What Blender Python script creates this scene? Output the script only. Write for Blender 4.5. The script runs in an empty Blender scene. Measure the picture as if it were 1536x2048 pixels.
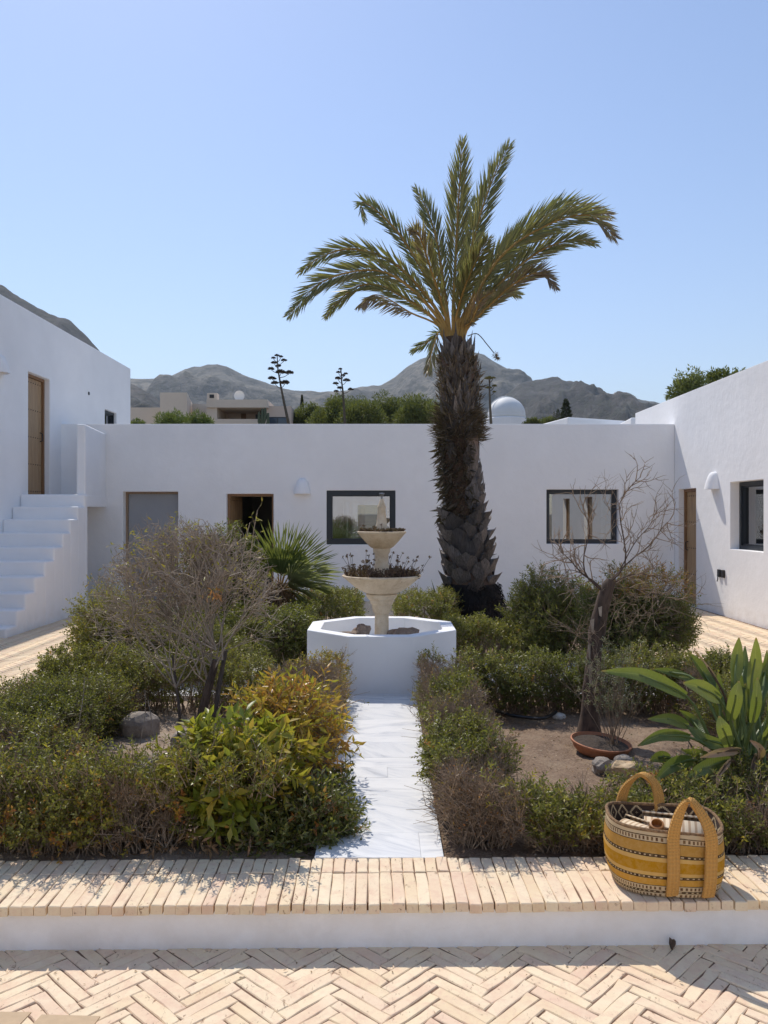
import bpy, bmesh, math, random
import numpy as np
from mathutils import Vector, Matrix

rng = np.random.default_rng(11)
random.seed(11)
scene = bpy.context.scene
col = scene.collection
F = 1600.0      # focal length in photograph pixels
CH = 1.6        # camera height
R = math.radians

# ------------------------------------------------------------------ camera
cam_d = bpy.data.cameras.new('camera'); cam = bpy.data.objects.new('camera', cam_d); col.objects.link(cam)
cam.location = (0, 0, CH); cam.rotation_euler = (R(90), 0, 0)
cam_d.sensor_fit = 'VERTICAL'; cam_d.sensor_height = 24; cam_d.lens = 24 * F / 2048
cam_d.shift_y = 4 / 2048; cam_d.clip_start = 0.05; cam_d.clip_end = 12000
scene.camera = cam

# ------------------------------------------------------------------ light
SUN_TRAVEL = Vector((0.20, -0.46, -0.69)).normalized()
to_sun = -SUN_TRAVEL
world = bpy.data.worlds.new('World'); scene.world = world; world.use_nodes = True
wn = world.node_tree.nodes; wl = world.node_tree.links
sky = wn.new('ShaderNodeTexSky'); sky.sky_type = 'NISHITA'; sky.sun_disc = False
sky.sun_elevation = math.asin(to_sun.z); sky.sun_rotation = math.atan2(to_sun.x, to_sun.y)
sky.air_density = 1.15; sky.dust_density = 0.35; sky.ozone_density = 2.2; sky.altitude = 20
wn['Background'].inputs['Strength'].default_value = 0.098
tn = wn.new('ShaderNodeMix'); tn.data_type = 'RGBA'; tn.blend_type = 'MULTIPLY'; tn.inputs[0].default_value = 1; tn.inputs[7].default_value = (1.02, .97, 1.0, 1)
wl.new(sky.outputs[0], tn.inputs[6]); wl.new(tn.outputs[2], wn['Background'].inputs['Color'])
sd = bpy.data.lights.new('sun', 'SUN'); sd.energy = 2.55; sd.angle = R(0.53); sd.color = (1.0, 0.93, 0.84)
sun = bpy.data.objects.new('sun', sd); col.objects.link(sun)
sun.rotation_euler = SUN_TRAVEL.to_track_quat('-Z', 'Y').to_euler(); sun.location = (-3, 8, 12)
vs = scene.view_settings
vs.view_transform = 'Standard'; vs.look = 'None'; vs.gamma = 1; vs.exposure = 0.74; vs.use_curve_mapping = False
scene.cycles.max_bounces = 9; scene.cycles.diffuse_bounces = 6; scene.cycles.transparent_max_bounces = 12
scene.cycles.sample_clamp_indirect = 8

def P(px, py, D):
    """a pixel of the photograph at distance D, in metres"""
    return Vector(((px - 768) * D / F, D, CH - (py - 1028) * D / F))

# ------------------------------------------------------------------ materials
class N:
    def __init__(s, name):
        s.m = bpy.data.materials.new(name); s.m.use_nodes = True
        s.t = s.m.node_tree; s.n = s.t.nodes; s.l = s.t.links
        s.b = s.n['Principled BSDF']; s.out = s.n['Material Output']
    def node(s, typ, **kw):
        x = s.n.new(typ)
        for k, v in kw.items(): setattr(x, k, v)
        return x
    def set(s, sock, v):
        if hasattr(v, 'links') or isinstance(v, bpy.types.NodeSocket): s.l.new(v, sock)
        elif isinstance(v, tuple) and len(v) == 3 and sock.type == 'RGBA': sock.default_value = (*v, 1)
        else: sock.default_value = v
    def math(s, op, a, b=0.0, c=0.0, clamp=False):
        x = s.node('ShaderNodeMath', operation=op, use_clamp=clamp)
        s.set(x.inputs[0], a); s.set(x.inputs[1], b); s.set(x.inputs[2], c); return x.outputs[0]
    def mix(s, f, a, b, blend='MIX'):
        x = s.node('ShaderNodeMix', data_type='RGBA', blend_type=blend)
        s.set(x.inputs[0], f); s.set(x.inputs[6], a); s.set(x.inputs[7], b); return x.outputs[2]
    def noise(s, scale, detail=4, rough=0.55, vec=None, dist=0.0, out=0):
        x = s.node('ShaderNodeTexNoise'); x.inputs['Scale'].default_value = scale
        x.inputs['Detail'].default_value = detail; x.inputs['Roughness'].default_value = rough
        x.inputs['Distortion'].default_value = dist
        if vec is not None: s.l.new(vec, x.inputs['Vector'])
        return x.outputs[out]
    def pos(s): return s.node('ShaderNodeNewGeometry').outputs['Position']
    def obj(s): return s.node('ShaderNodeTexCoord').outputs['Object']
    def mapv(s, v, scale=(1, 1, 1), rot=(0, 0, 0), loc=(0, 0, 0)):
        x = s.node('ShaderNodeMapping'); s.l.new(v, x.inputs[0])
        x.inputs['Scale'].default_value = scale; x.inputs['Rotation'].default_value = rot; x.inputs['Location'].default_value = loc
        return x.outputs[0]
    def ramp(s, f, stops, interp='LINEAR'):
        x = s.node('ShaderNodeValToRGB'); cr = x.color_ramp; cr.interpolation = interp
        while len(cr.elements) < len(stops): cr.elements.new(0.5)
        for e, (p, c) in zip(cr.elements, stops):
            e.position = p; e.color = (*c, 1) if len(c) == 3 else c
        s.set(x.inputs[0], f); return x.outputs[0]
    def rng(s, v, a, b, c=0.0, d=1.0):
        x = s.node('ShaderNodeMapRange'); s.set(x.inputs[0], v)
        for i, q in enumerate((a, b, c, d)): x.inputs[1 + i].default_value = q
        return x.outputs[0]
    def attr(s, name): return s.node('ShaderNodeAttribute', attribute_name=name).outputs['Fac']
    def bump(s, h, strength=0.3, dist=0.01):
        x = s.node('ShaderNodeBump'); x.inputs['Strength'].default_value = strength; x.inputs['Distance'].default_value = dist
        s.l.new(h, x.inputs['Height']); s.l.new(x.outputs[0], s.b.inputs['Normal']); return x
    def base(s, v): s.set(s.b.inputs['Base Color'], v)
    def rough(s, v): s.set(s.b.inputs['Roughness'], v)

def flat(name, c, rough=0.6, spec=0.5, metal=0.0, var=0.0, scale=20, bump=0.0):
    m = N(name); m.rough(rough); m.b.inputs['Specular IOR Level'].default_value = spec; m.b.inputs['Metallic'].default_value = metal
    if var:
        n = m.noise(scale, 5, vec=m.pos()); a = tuple(x * (1 - var) for x in c); b = tuple(min(1, x * (1 + var)) for x in c)
        m.base(m.ramp(n, [(0.3, a), (0.7, b)]))
        if bump: m.bump(n, bump, 0.01)
    else: m.base(c)
    return m.m

def plaster(name, c, bumpy=0.25):
    m = N(name); p = m.pos()
    big = m.noise(0.9, 5, 0.6, p); mid = m.noise(6, 5, 0.6, p); fine = m.noise(55, 3, 0.6, p)
    streak = m.noise(1.0, 4, 0.6, m.mapv(p, (5, 5, .5)))
    a = tuple(x * .93 for x in c); b = tuple(min(1, x * 1.02) for x in c)
    k = m.ramp(big, [(0.3, a), (0.65, b)])
    k = m.mix(m.rng(mid, .35, .7, 0, .4), k, tuple(x * .94 for x in c))
    k = m.mix(m.rng(streak, .55, .8, 0, .12), k, (c[0] * .86, c[1] * .84, c[2] * .80))
    # splash dirt close to the paving
    z = m.node('ShaderNodeSeparateXYZ'); m.l.new(p, z.inputs[0])
    dirt = m.math('MULTIPLY', m.rng(z.outputs[2], 0.0, 0.28, 1, 0), m.rng(mid, .35, .7, 0, .35))
    k = m.mix(dirt, k, (.55, .48, .40))
    m.base(k); m.rough(0.85)
    h = m.math('ADD', m.math('MULTIPLY', mid, 1.0), m.math('MULTIPLY', fine, .12))
    m.bump(h, bumpy, 0.02)
    return m.m
M_white = plaster('white_plaster', (.875, .872, .872), .38)
M_basin = plaster('basin_plaster', (.85, .86, .87), .06)
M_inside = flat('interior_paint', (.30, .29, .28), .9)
M_beige = plaster('beige_render', (.68, .58, .47))
M_beige2 = plaster('pink_render', (.64, .52, .43))
M_dark = flat('dark_aluminium', (.012, .018, .026), .4)
M_black = flat('black_plastic', (.012, .012, .013), .4)
M_grey_panel = flat('doorway_shade_grey', (.30, .31, .33), .6, var=.05, scale=3)  # tone of an interior wall in shade, put into the panel's colour
M_roof = flat('roof_gravel', (.45, .43, .4), .9, var=.1)
M_card = flat('cardboard', (.50, .36, .22), .8, var=.06, scale=40)

def wood(name, a, b, axis_scale=(30, 30, 1.5)):
    m = N(name); p = m.mapv(m.pos(), axis_scale)
    n = m.noise(1.6, 6, .6, p, .6); m.base(m.ramp(n, [(.25, a), (.55, b), (.75, tuple(x * 1.15 for x in b))])); m.rough(.55); m.bump(n, .2, .003); return m.m
M_door = wood('oak_door', (.27, .16, .08), (.40, .26, .135))
M_frame = wood('oak_frame', (.16, .08, .035), (.24, .13, .06))
M_frame_pale = wood('pale_frame', (.20, .13, .08), (.30, .21, .14))

def glass_mat():
    m = N('window_glass')
    gl = m.node('ShaderNodeBsdfGlossy'); gl.inputs['Roughness'].default_value = 0.0; gl.inputs['Color'].default_value = (.95, .97, 1, 1)
    tr = m.node('ShaderNodeBsdfTransparent'); tr.inputs['Color'].default_value = (.36, .42, .43, 1)
    mx = m.node('ShaderNodeMixShader'); fr = m.node('ShaderNodeFresnel'); fr.inputs[0].default_value = 1.9
    m.l.new(m.math('ADD', fr.outputs[0], .19, clamp=True), mx.inputs[0]); m.l.new(tr.outputs[0], mx.inputs[1]); m.l.new(gl.outputs[0], mx.inputs[2])
    m.l.new(mx.outputs[0], m.out.inputs['Surface']); return m.m
M_glass = glass_mat()

def brick_mat():
    m = N('terracotta_brick'); p = m.pos()
    oi = m.node('ShaderNodeObjectInfo').outputs['Random']
    r = m.math('FRACT', m.math('ADD', oi, m.attr('tint')))
    k = m.ramp(r, [(0, (.75, .59, .39)), (.25, (.80, .66, .46)), (.42, (.76, .58, .41)), (.6, (.81, .68, .48)), (.80, (.74, .55, .40)), (.86, (.79, .64, .43)), (1, (.77, .61, .43))])
    patch = m.noise(17, 6, .7, p, .5)
    k = m.mix(m.rng(patch, .46, .72, 0, .6), k, (.66, .42, .31))
    k = m.mix(m.rng(m.noise(7, 4, .6, p), .5, .75, 0, .55), k, (.84, .74, .54))
    k = m.mix(m.rng(m.noise(90, 3, .6, p), .55, .8, 0, .35), k, (.56, .40, .27))
    # pits
    pn = m.noise(62, 3, .75, m.mapv(p, (1, .45, 1), (0, 0, .8)), .6)
    zone = m.rng(m.noise(9, 3, .6, m.mapv(p, loc=(3, 5, 1))), .46, .60, 0, 1)
    pit = m.math('MULTIPLY', m.rng(pn, .60, .68, 0, 1), zone)
    k = m.mix(m.math('MULTIPLY', pit, .85), k, (.26, .14, .08))
    m.base(k); m.rough(.85); m.b.inputs['Specular IOR Level'].default_value = .25
    h = m.math('SUBTRACT', m.math('MULTIPLY', m.noise(60, 5, .7, p), .5), pit)
    m.bump(h, .55, .004); return m.m
M_brick = brick_mat()
M_mortar = flat('mortar', (.17, .10, .065), .95, var=.3, scale=60)

def marble_mat():
    m = N('white_marble'); p = m.pos(); r = m.node('ShaderNodeObjectInfo').outputs['Random']
    cmb = m.node('ShaderNodeCombineXYZ'); m.l.new(m.math('MULTIPLY', r, 37), cmb.inputs[0]); m.l.new(m.math('MULTIPLY', r, 91), cmb.inputs[1])
    va = m.node('ShaderNodeVectorMath', operation='ADD'); m.l.new(p, va.inputs[0]); m.l.new(cmb.outputs[0], va.inputs[1])
    rot = m.node('ShaderNodeVectorRotate', rotation_type='Z_AXIS'); m.l.new(va.outputs[0], rot.inputs[0]); m.l.new(m.rng(r, 0, 1, -.4, 1.0), rot.inputs['Angle'])
    q = m.mapv(rot.outputs[0], (1.2, 5, 1))
    n = m.noise(2.2, 7, .6, q, 1.0); n2 = m.noise(5, 6, .6, q, .8)
    k = m.ramp(n, [(.30, (.42, .44, .47)), (.40, (.64, .655, .675)), (.52, (.80, .80, .79)), (.7, (.835, .83, .82))])
    k = m.mix(m.rng(n2, .5, .75, 0, .35), k, (.56, .57, .59))
    m.base(m.mix(m.rng(r, 0, 1, 0, .34), k, (.62, .63, .64))); m.rough(.35); m.b.inputs['Specular IOR Level'].default_value = .4
    return m.m
M_marble = marble_mat()

def stone_mat(name, a, b, c, scale=14):
    m = N(name); p = m.pos(); n = m.noise(scale, 7, .7, p, .3)
    k = m.ramp(n, [(.3, a), (.5, b), (.7, c)])
    k = m.mix(m.rng(m.noise(scale * 9, 3, .6, p), .58, .75, 0, .5), k, tuple(x * .55 for x in a))
    m.base(k); m.rough(.85); m.bump(m.noise(scale * 3, 6, .7, p), .5, .01); return m.m
M_fountain = stone_mat('fountain_limestone', (.52, .40, .25), (.68, .55, .38), (.75, .64, .48), 9)
M_rock = stone_mat('grey_rock', (.17, .14, .12), (.29, .25, .21), (.40, .34, .28))
M_rock_tan = stone_mat('tan_rock', (.34, .23, .13), (.50, .36, .21), (.60, .47, .31))
M_pebble = stone_mat('white_stone', (.5, .48, .44), (.62, .6, .55), (.7, .68, .63))
M_drift = stone_mat('driftwood', (.13, .09, .065), (.26, .19, .14), (.36, .28, .21), 22)

def soil_mat():
    m = N('soil'); p = m.pos(); n = m.noise(5, 6, .65, p); g = m.noise(70, 5, .7, p)
    k = m.ramp(n, [(.3, (.17, .105, .065)), (.5, (.26, .175, .115)), (.7, (.35, .255, .17))])
    k = m.mix(m.rng(g, .5, .68, 0, .75), k, (.42, .32, .22)); k = m.mix(m.rng(g, .3, .45, .7, 0), k, (.09, .055, .035))
    sx = m.node('ShaderNodeSeparateXYZ'); m.l.new(p, sx.inputs[0])
    left = m.rng(sx.outputs[0], -.5, -.9, 0, .75)
    k = m.mix(m.math('MULTIPLY', left, m.rng(m.noise(3, 4, .6, p), .35, .6, 0, 1)), k, (.50, .41, .32))
    m.base(k); m.rough(.95); m.bump(m.math('ADD', g, m.noise(160, 3, .6, p)), .9, .012); return m.m
M_soil = soil_mat()

LEAF = [(0, (.046, .060, .017)), (.18, (.088, .102, .026)), (.38, (.165, .165, .042)), (.50, (.27, .245, .055)), (.60, (.36, .33, .04)),
        (.70, (.50, .30, .045)), (.80, (.52, .23, .045)), (.88, (.46, .16, .05)), (.94, (.22, .10, .05)), (1, (.17, .105, .07))]
def leaf_mat(name, stops, rough=.42, trans=.35, spec=.5, val=1.0, vein=False):
    m = N(name); t = m.attr('tint'); k = m.ramp(t, stops)
    p = m.pos()
    k = m.mix(m.rng(m.noise(40, 3, .6, p), .4, .7, 0, .25), k, tuple(x for x in (.16, .17, .05)))
    if vein:
        wv = m.node('ShaderNodeUVMap'); s = m.node('ShaderNodeSeparateXYZ'); m.l.new(wv.outputs[0], s.inputs[0])
        mid = m.rng(m.math('ABSOLUTE', m.math('SUBTRACT', s.outputs[0], .5)), 0, .04, .6, 0)
        k = m.mix(mid, k, (.32, .36, .12))
        rib = m.math('SINE', m.math('MULTIPLY', s.outputs[1], 150)); k = m.mix(m.rng(rib, -1, 1, 0, .10), k, (.2, .25, .06)); k = m.mix(m.rng(m.noise(9, 5, .7, p), .5, .75, 0, .5), k, (.24, .24, .07)); k = m.mix(m.rng(m.math('ADD', s.outputs[1], m.math('MULTIPLY', m.noise(14, 3, .6, p), .12)), .99, 1.05, 0, .9), k, (.25, .15, .06))
        m.bump(rib, .15, .002)
    m.base(k); m.rough(rough); m.b.inputs['Specular IOR Level'].default_value = spec
    tr = m.node('ShaderNodeBsdfTranslucent'); m.l.new(m.mix(.35, k, (.5, .55, .05), 'MIX'), tr.inputs[0])
    mx = m.node('ShaderNodeMixShader'); mx.inputs[0].default_value = trans
    m.l.new(m.b.outputs[0], mx.inputs[1]); m.l.new(tr.outputs[0], mx.inputs[2]); m.l.new(mx.outputs[0], m.out.inputs['Surface'])
    return m.m
M_leaf = leaf_mat('hedge_leaf', LEAF, .42, .36, .35)
M_bigleaf = leaf_mat('broad_leaf', LEAF, .35, .35)
PALM = [(0, (.095, .11, .055)), (.35, (.19, .20, .095)), (.6, (.28, .26, .11)), (.8, (.30, .22, .13)), (1, (.26, .18, .15))]
M_palm = leaf_mat('palm_leaf', PALM, .36, .28)
FAN = [(0, (.05, .085, .025)), (.5, (.13, .17, .055)), (1, (.36, .38, .24))]
M_fan = leaf_mat('fan_palm_leaf', FAN, .35, .35)
STREL = [(0, (.045, .085, .022)), (.5, (.09, .145, .035)), (.9, (.17, .21, .05)), (1, (.3, .25, .1))]
GOLD = [(0, (.10, .16, .025)), (.4, (.25, .28, .03)), (.65, (.48, .38, .05)), (.85, (.56, .29, .05)), (1, (.55, .20, .05))]
M_gold = leaf_mat('golden_leaf', GOLD, .35, .45)
M_strel = leaf_mat('bird_of_paradise_leaf', STREL, .32, .33, vein=True)
PINE = [(0, (.030, .046, .018)), (.5, (.095, .12, .035)), (.85, (.17, .19, .05)), (1, (.24, .24, .06))]
M_pine = leaf_mat('pine_foliage', PINE, .6, .25)
FEATH = [(0, (.05, .10, .03)), (1, (.12, .18, .06))]
M_feath = leaf_mat('feathery_foliage', FEATH, .6, .3)
CYP = [(0, (.012, .022, .012)), (1, (.03, .045, .022))]
M_cyp = leaf_mat('cypress_foliage', CYP, .7, .05)
DRY = [(0, (.10, .055, .03)), (.5, (.22, .12, .06)), (.8, (.38, .2, .1)), (1, (.5, .42, .32))]
M_dry = leaf_mat('dry_leaf', DRY, .7, .15)

def bark(name, a, b, sc=30):
    m = N(name); p = m.mapv(m.pos(), (sc, sc, sc * .3)); n = m.noise(1, 6, .7, p, .5)
    m.base(m.ramp(n, [(.3, a), (.7, b)])); m.rough(.85); m.bump(n, .6, .01); return m.m
M_twig = bark('twig', (.17, .12, .08), (.40, .30, .21))
M_twig_pale = bark('pale_twig', (.22, .17, .125), (.50, .41, .32))
M_bark = bark('bark', (.022, .014, .010), (.135, .088, .062), 22)
M_barkg = bark('grey_bark', (.045, .036, .03), (.15, .12, .10))
M_rachis = bark('palm_rachis', (.30, .17, .045), (.42, .27, .08), 12)
M_agave = bark('agave_stalk', (.05, .04, .03), (.11, .09, .06), 5)

def boot_mat():
    m = N('palm_boot'); r = m.node('ShaderNodeObjectInfo').outputs['Random']; p = m.pos()
    st = m.noise(1, 6, .65, m.mapv(p, (70, 70, 6)), .5)
    sx = m.node('ShaderNodeSeparateXYZ'); m.l.new(p, sx.inputs[0])
    hi = m.math('MULTIPLY', m.rng(sx.outputs[2], 1.6, 3.2, 0, 1), m.rng(r, .3, 1, .3, 1))
    a = m.ramp(st, [(.25, (.028, .025, .025)), (.5, (.095, .086, .082)), (.8, (.21, .19, .18))])
    b = m.ramp(st, [(.25, (.07, .052, .04)), (.5, (.20, .155, .12)), (.8, (.38, .31, .25))])
    k = m.mix(hi, a, b); k = m.mix(m.math('MULTIPLY', m.rng(r, .80, .9, 0, .55), m.math('MULTIPLY', hi, m.rng(m.noise(9, 3, .6, p), .4, .6, 0, 1))), k, (.24, .115, .06))
    k = m.mix(1.0, k, m.ramp(m.math('FRACT', m.math('MULTIPLY', r, 7.31)), [(0, (.42, .40, .40)), (.5, (.85, .83, .82)), (1, (1.35, 1.3, 1.25))]), 'MULTIPLY')
    m.base(k); m.rough(.75); m.bump(st, .7, .01); return m.m
M_boot = boot_mat()
M_boot_cut = flat('palm_boot_cut', (.21, .185, .17), .8, var=.4, scale=60)
M_fibre = bark('palm_fibre', (.035, .02, .013), (.13, .075, .045), 60)
M_root = flat('palm_root', (.013, .010, .009), .95, var=.5, scale=50, bump=.8)
M_terra = flat('terracotta', (.42, .17, .085), .75, var=.2, scale=18)
M_metal = flat('nozzle_metal', (.25, .26, .27), .35, metal=.9)

# ------------------------------------------------------------------ objects
def tag(o, label=None, cat=None, group=None, kind=None):
    if label: o['label'] = label
    if cat: o['category'] = cat
    if group: o['group'] = group
    if kind: o['kind'] = kind
    return o
def link(o, parent=None):
    col.objects.link(o)
    if parent is not None: o.parent = parent
    return o
def empty(name, loc=(0, 0, 0), rz=0, **kw):
    o = bpy.data.objects.new(name, None); o.location = loc; o.rotation_euler = (0, 0, rz); o.empty_display_size = .1
    link(o); return tag(o, **kw)
def setparent(o, parent):
    """parent keeping world placement (o is built in world coordinates; parents never nest transforms beyond one)"""
    if parent is not None:
        o.parent = parent
        chain = Matrix.Identity(4); q = parent
        while q is not None: chain = q.matrix_basis @ chain if q.parent is None else (q.matrix_parent_inverse @ q.matrix_basis) @ chain; q = q.parent
        o.matrix_parent_inverse = chain.inverted()
def mesh_np(name, V, faces, mats, tint=None, smooth=False, mi=None, uv=None):
    """faces: array n x k (all same size) or list of lists"""
    me = bpy.data.meshes.new(name)
    V = np.asarray(V, dtype=np.float32)
    if isinstance(faces, np.ndarray):
        n, k = faces.shape
        me.vertices.add(len(V)); me.vertices.foreach_set('co', V.ravel())
        me.loops.add(n * k); me.loops.foreach_set('vertex_index', faces.astype(np.int32).ravel())
        me.polygons.add(n); me.polygons.foreach_set('loop_start', np.arange(n, dtype=np.int32) * k)
        me.polygons.foreach_set('loop_total', np.full(n, k, dtype=np.int32))
    else:
        me.from_pydata([tuple(map(float, v)) for v in V], [], [tuple(f) for f in faces]); n = len(faces)
    for m in (mats if isinstance(mats, (list, tuple)) else [mats]): me.materials.append(m)
    if mi is not None: me.polygons.foreach_set('material_index', np.asarray(mi, dtype=np.int32))
    if tint is not None:
        a = me.attributes.new('tint', 'FLOAT', 'FACE'); a.data.foreach_set('value', np.asarray(tint, dtype=np.float32))
    if uv is not None:
        u = me.uv_layers.new(name='UVMap'); u.data.foreach_set('uv', np.asarray(uv, dtype=np.float32).ravel())
    me.update(calc_edges=True)
    if smooth:
        me.polygons.foreach_set('use_smooth', np.ones(n, dtype=bool))
        if n < 4000: me.set_sharp_from_angle(angle=R(34))
    return me
def ob(name, me, parent=None, **kw):
    o = bpy.data.objects.new(name, me); link(o); setparent(o, parent); return tag(o, **kw)
def bev(o, w=.015, seg=2, ang=35):
    b = o.modifiers.new('bevel', 'BEVEL'); b.width = w; b.segments = seg; b.limit_method = 'ANGLE'; b.angle_limit = R(ang); b.harden_normals = False
    return o
class MB:
    def __init__(s): s.v = []; s.f = []; s.m = []
    def add(s, V, Fs, mi=0):
        b = len(s.v); s.v += [tuple(v) for v in V]; s.f += [tuple(b + i for i in f) for f in Fs]; s.m += [mi] * len(Fs); return s
    def box(s, x0, x1, y0, y1, z0, z1, mi=0):
        V = [(x, y, z) for z in (z0, z1) for y in (y0, y1) for x in (x0, x1)]
        return s.add(V, [(0, 2, 3, 1), (4, 5, 7, 6), (0, 1, 5, 4), (1, 3, 7, 5), (3, 2, 6, 7), (2, 0, 4, 6)], mi)
    def prism(s, pts, z0, z1, mi=0):
        n = len(pts); V = [(x, y, z0) for x, y in pts] + [(x, y, z1) for x, y in pts]
        return s.add(V, [tuple(range(n - 1, -1, -1)), tuple(range(n, 2 * n))] + [(i, (i + 1) % n, n + (i + 1) % n, n + i) for i in range(n)], mi)
    def lathe(s, prof, seg=32, c=(0, 0), cap=True, mi=0):
        V = []; n = len(prof)
        for r, z in prof:
            for k in range(seg): a = 2 * math.pi * k / seg; V.append((c[0] + r * math.cos(a), c[1] + r * math.sin(a), z))
        Fs = [(i * seg + k, i * seg + (k + 1) % seg, (i + 1) * seg + (k + 1) % seg, (i + 1) * seg + k) for i in range(n - 1) for k in range(seg)]
        if cap: Fs += [tuple(range(seg - 1, -1, -1)), tuple((n - 1) * seg + k for k in range(seg))]
        return s.add(V, Fs, mi)
    def tube(s, pts, rad, seg=8, mi=0):
        pts = [Vector(p) for p in pts]; n = len(pts)
        if not hasattr(rad, '__len__'): rad = [rad] * n
        V = []; ref = Vector((.13, .31, .94))
        for i, p in enumerate(pts):
            t = (pts[min(i + 1, n - 1)] - pts[max(i - 1, 0)]).normalized()
            if abs(t.dot(ref)) > .96: ref = Vector((.94, .2, .1))
            a = t.cross(ref).normalized(); b = t.cross(a)
            for k in range(seg): q = 2 * math.pi * k / seg; V.append(p + (a * math.cos(q) + b * math.sin(q)) * rad[i])
        Fs = [(i * seg + k, i * seg + (k + 1) % seg, (i + 1) * seg + (k + 1) % seg, (i + 1) * seg + k) for i in range(n - 1) for k in range(seg)]
        Fs += [tuple(range(seg - 1, -1, -1)), tuple((n - 1) * seg + k for k in range(seg))]
        return s.add(V, Fs, mi)
    def mesh(s, name, mats, smooth=False): return mesh_np(name, s.v, s.f, mats, smooth=smooth, mi=s.m)
    def build(s, name, mats, parent=None, smooth=False, **kw): return ob(name, s.mesh(name, mats, smooth), parent, **kw)

def gridwall(origin, u, n, U, Vr, th, openings):
    """a wall in the plane origin + a*u + z, thickness th away from n; openings (u0,u1,v0,v1) cut clean through"""
    u = Vector(u); n = Vector(n); O = Vector(origin)
    us = sorted({U[0], U[1], *[o[0] for o in openings], *[o[1] for o in openings]})
    vsx = sorted({Vr[0], Vr[1], *[o[2] for o in openings], *[o[3] for o in openings]})
    solid = {}
    for i in range(len(us) - 1):
        for j in range(len(vsx) - 1):
            cu = (us[i] + us[i + 1]) / 2; cv = (vsx[j] + vsx[j + 1]) / 2
            solid[i, j] = not any(o[0] < cu < o[1] and o[2] < cv < o[3] for o in openings)
    idx = {}; V = []; Fs = []
    def vi(i, j, s):
        if (i, j, s) not in idx:
            idx[i, j, s] = len(V); V.append(O + u * us[i] + Vector((0, 0, vsx[j])) - n * (th if s else 0))
        return idx[i, j, s]
    flip = u.cross(Vector((0, 0, 1))).dot(n) < 0
    def fc(*q): Fs.append(q[::-1] if flip else q)
    for (i, j), sv in solid.items():
        if not sv: continue
        fc(vi(i, j, 0), vi(i + 1, j, 0), vi(i + 1, j + 1, 0), vi(i, j + 1, 0))
        fc(vi(i, j, 1), vi(i, j + 1, 1), vi(i + 1, j + 1, 1), vi(i + 1, j, 1))
        if not solid.get((i - 1, j)): fc(vi(i, j, 0), vi(i, j + 1, 0), vi(i, j + 1, 1), vi(i, j, 1))
        if not solid.get((i + 1, j)): fc(vi(i + 1, j, 1), vi(i + 1, j + 1, 1), vi(i + 1, j + 1, 0), vi(i + 1, j, 0))
        if not solid.get((i, j - 1)): fc(vi(i, j, 0), vi(i, j, 1), vi(i + 1, j, 1), vi(i + 1, j, 0))
        if not solid.get((i, j + 1)): fc(vi(i, j + 1, 0), vi(i + 1, j + 1, 0), vi(i + 1, j + 1, 1), vi(i, j + 1, 1))
    return V, Fs

def nz(p, f, seed=0):
    """smooth pseudo-noise -1..1"""
    p = np.asarray(p, float) * f; o = 0
    r = np.random.default_rng(seed)
    for k in range(5):
        d = r.normal(size=p.shape[-1]); d /= np.linalg.norm(d); ph = r.uniform(0, 6.28); o = o + np.sin(p @ d * (1 + .55 * k) + ph + 1.3 * np.sin(p @ np.roll(d, 1) * .8 + ph)) * .45
    return o / 1.25
def unit(a): return a / np.maximum(np.linalg.norm(a, axis=-1, keepdims=True), 1e-9)
def rdir(n, up=0.0):
    d = rng.normal(size=(n, 3)); d[:, 2] += up; return unit(d)

def leaf_geo(pos, d, nrm, L, W, fold=.25, curl=0.0):
    n = len(pos); L = np.broadcast_to(L, (n,))[:, None]; W = np.broadcast_to(W, (n,))[:, None]
    side = unit(np.cross(d, nrm)); nn = unit(np.cross(side, d))
    b = pos; t = pos + d * L - nn * L * curl
    m = pos + d * L * .45
    l = m - side * W * .5 + nn * W * fold; r = m + side * W * .5 + nn * W * fold
    V = np.stack([b, r, t, l], 1).reshape(-1, 3)
    i = np.arange(n)[:, None] * 4
    Fa = np.concatenate([i + [0, 1, 2], i + [0, 2, 3]], 1).reshape(-1, 3)
    return V, Fa
def stick_geo(p0, p1, r0, r1):
    n = len(p0); d = unit(p1 - p0); ref = np.tile([.3, .2, .93], (n, 1)); ref[np.abs((d * ref).sum(1)) > .95] = [1, 0, 0]
    a = unit(np.cross(d, ref)); b = np.cross(d, a); r0 = np.broadcast_to(r0, (n,))[:, None]; r1 = np.broadcast_to(r1, (n,))[:, None]
    V = []
    for P0, r in ((p0, r0), (p1, r1)):
        for k in range(3):
            q = 2.094 * k; V.append(P0 + (a * math.cos(q) + b * math.sin(q)) * r)
    V = np.stack(V, 1).reshape(-1, 3); i = np.arange(n)[:, None] * 6
    Q = []
    for k in range(3):
        k2 = (k + 1) % 3; Q += [i + [k, k2, 3 + k2], i + [k, 3 + k2, 3 + k]]
    return V, np.concatenate(Q, 1).reshape(-1, 3)

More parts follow.
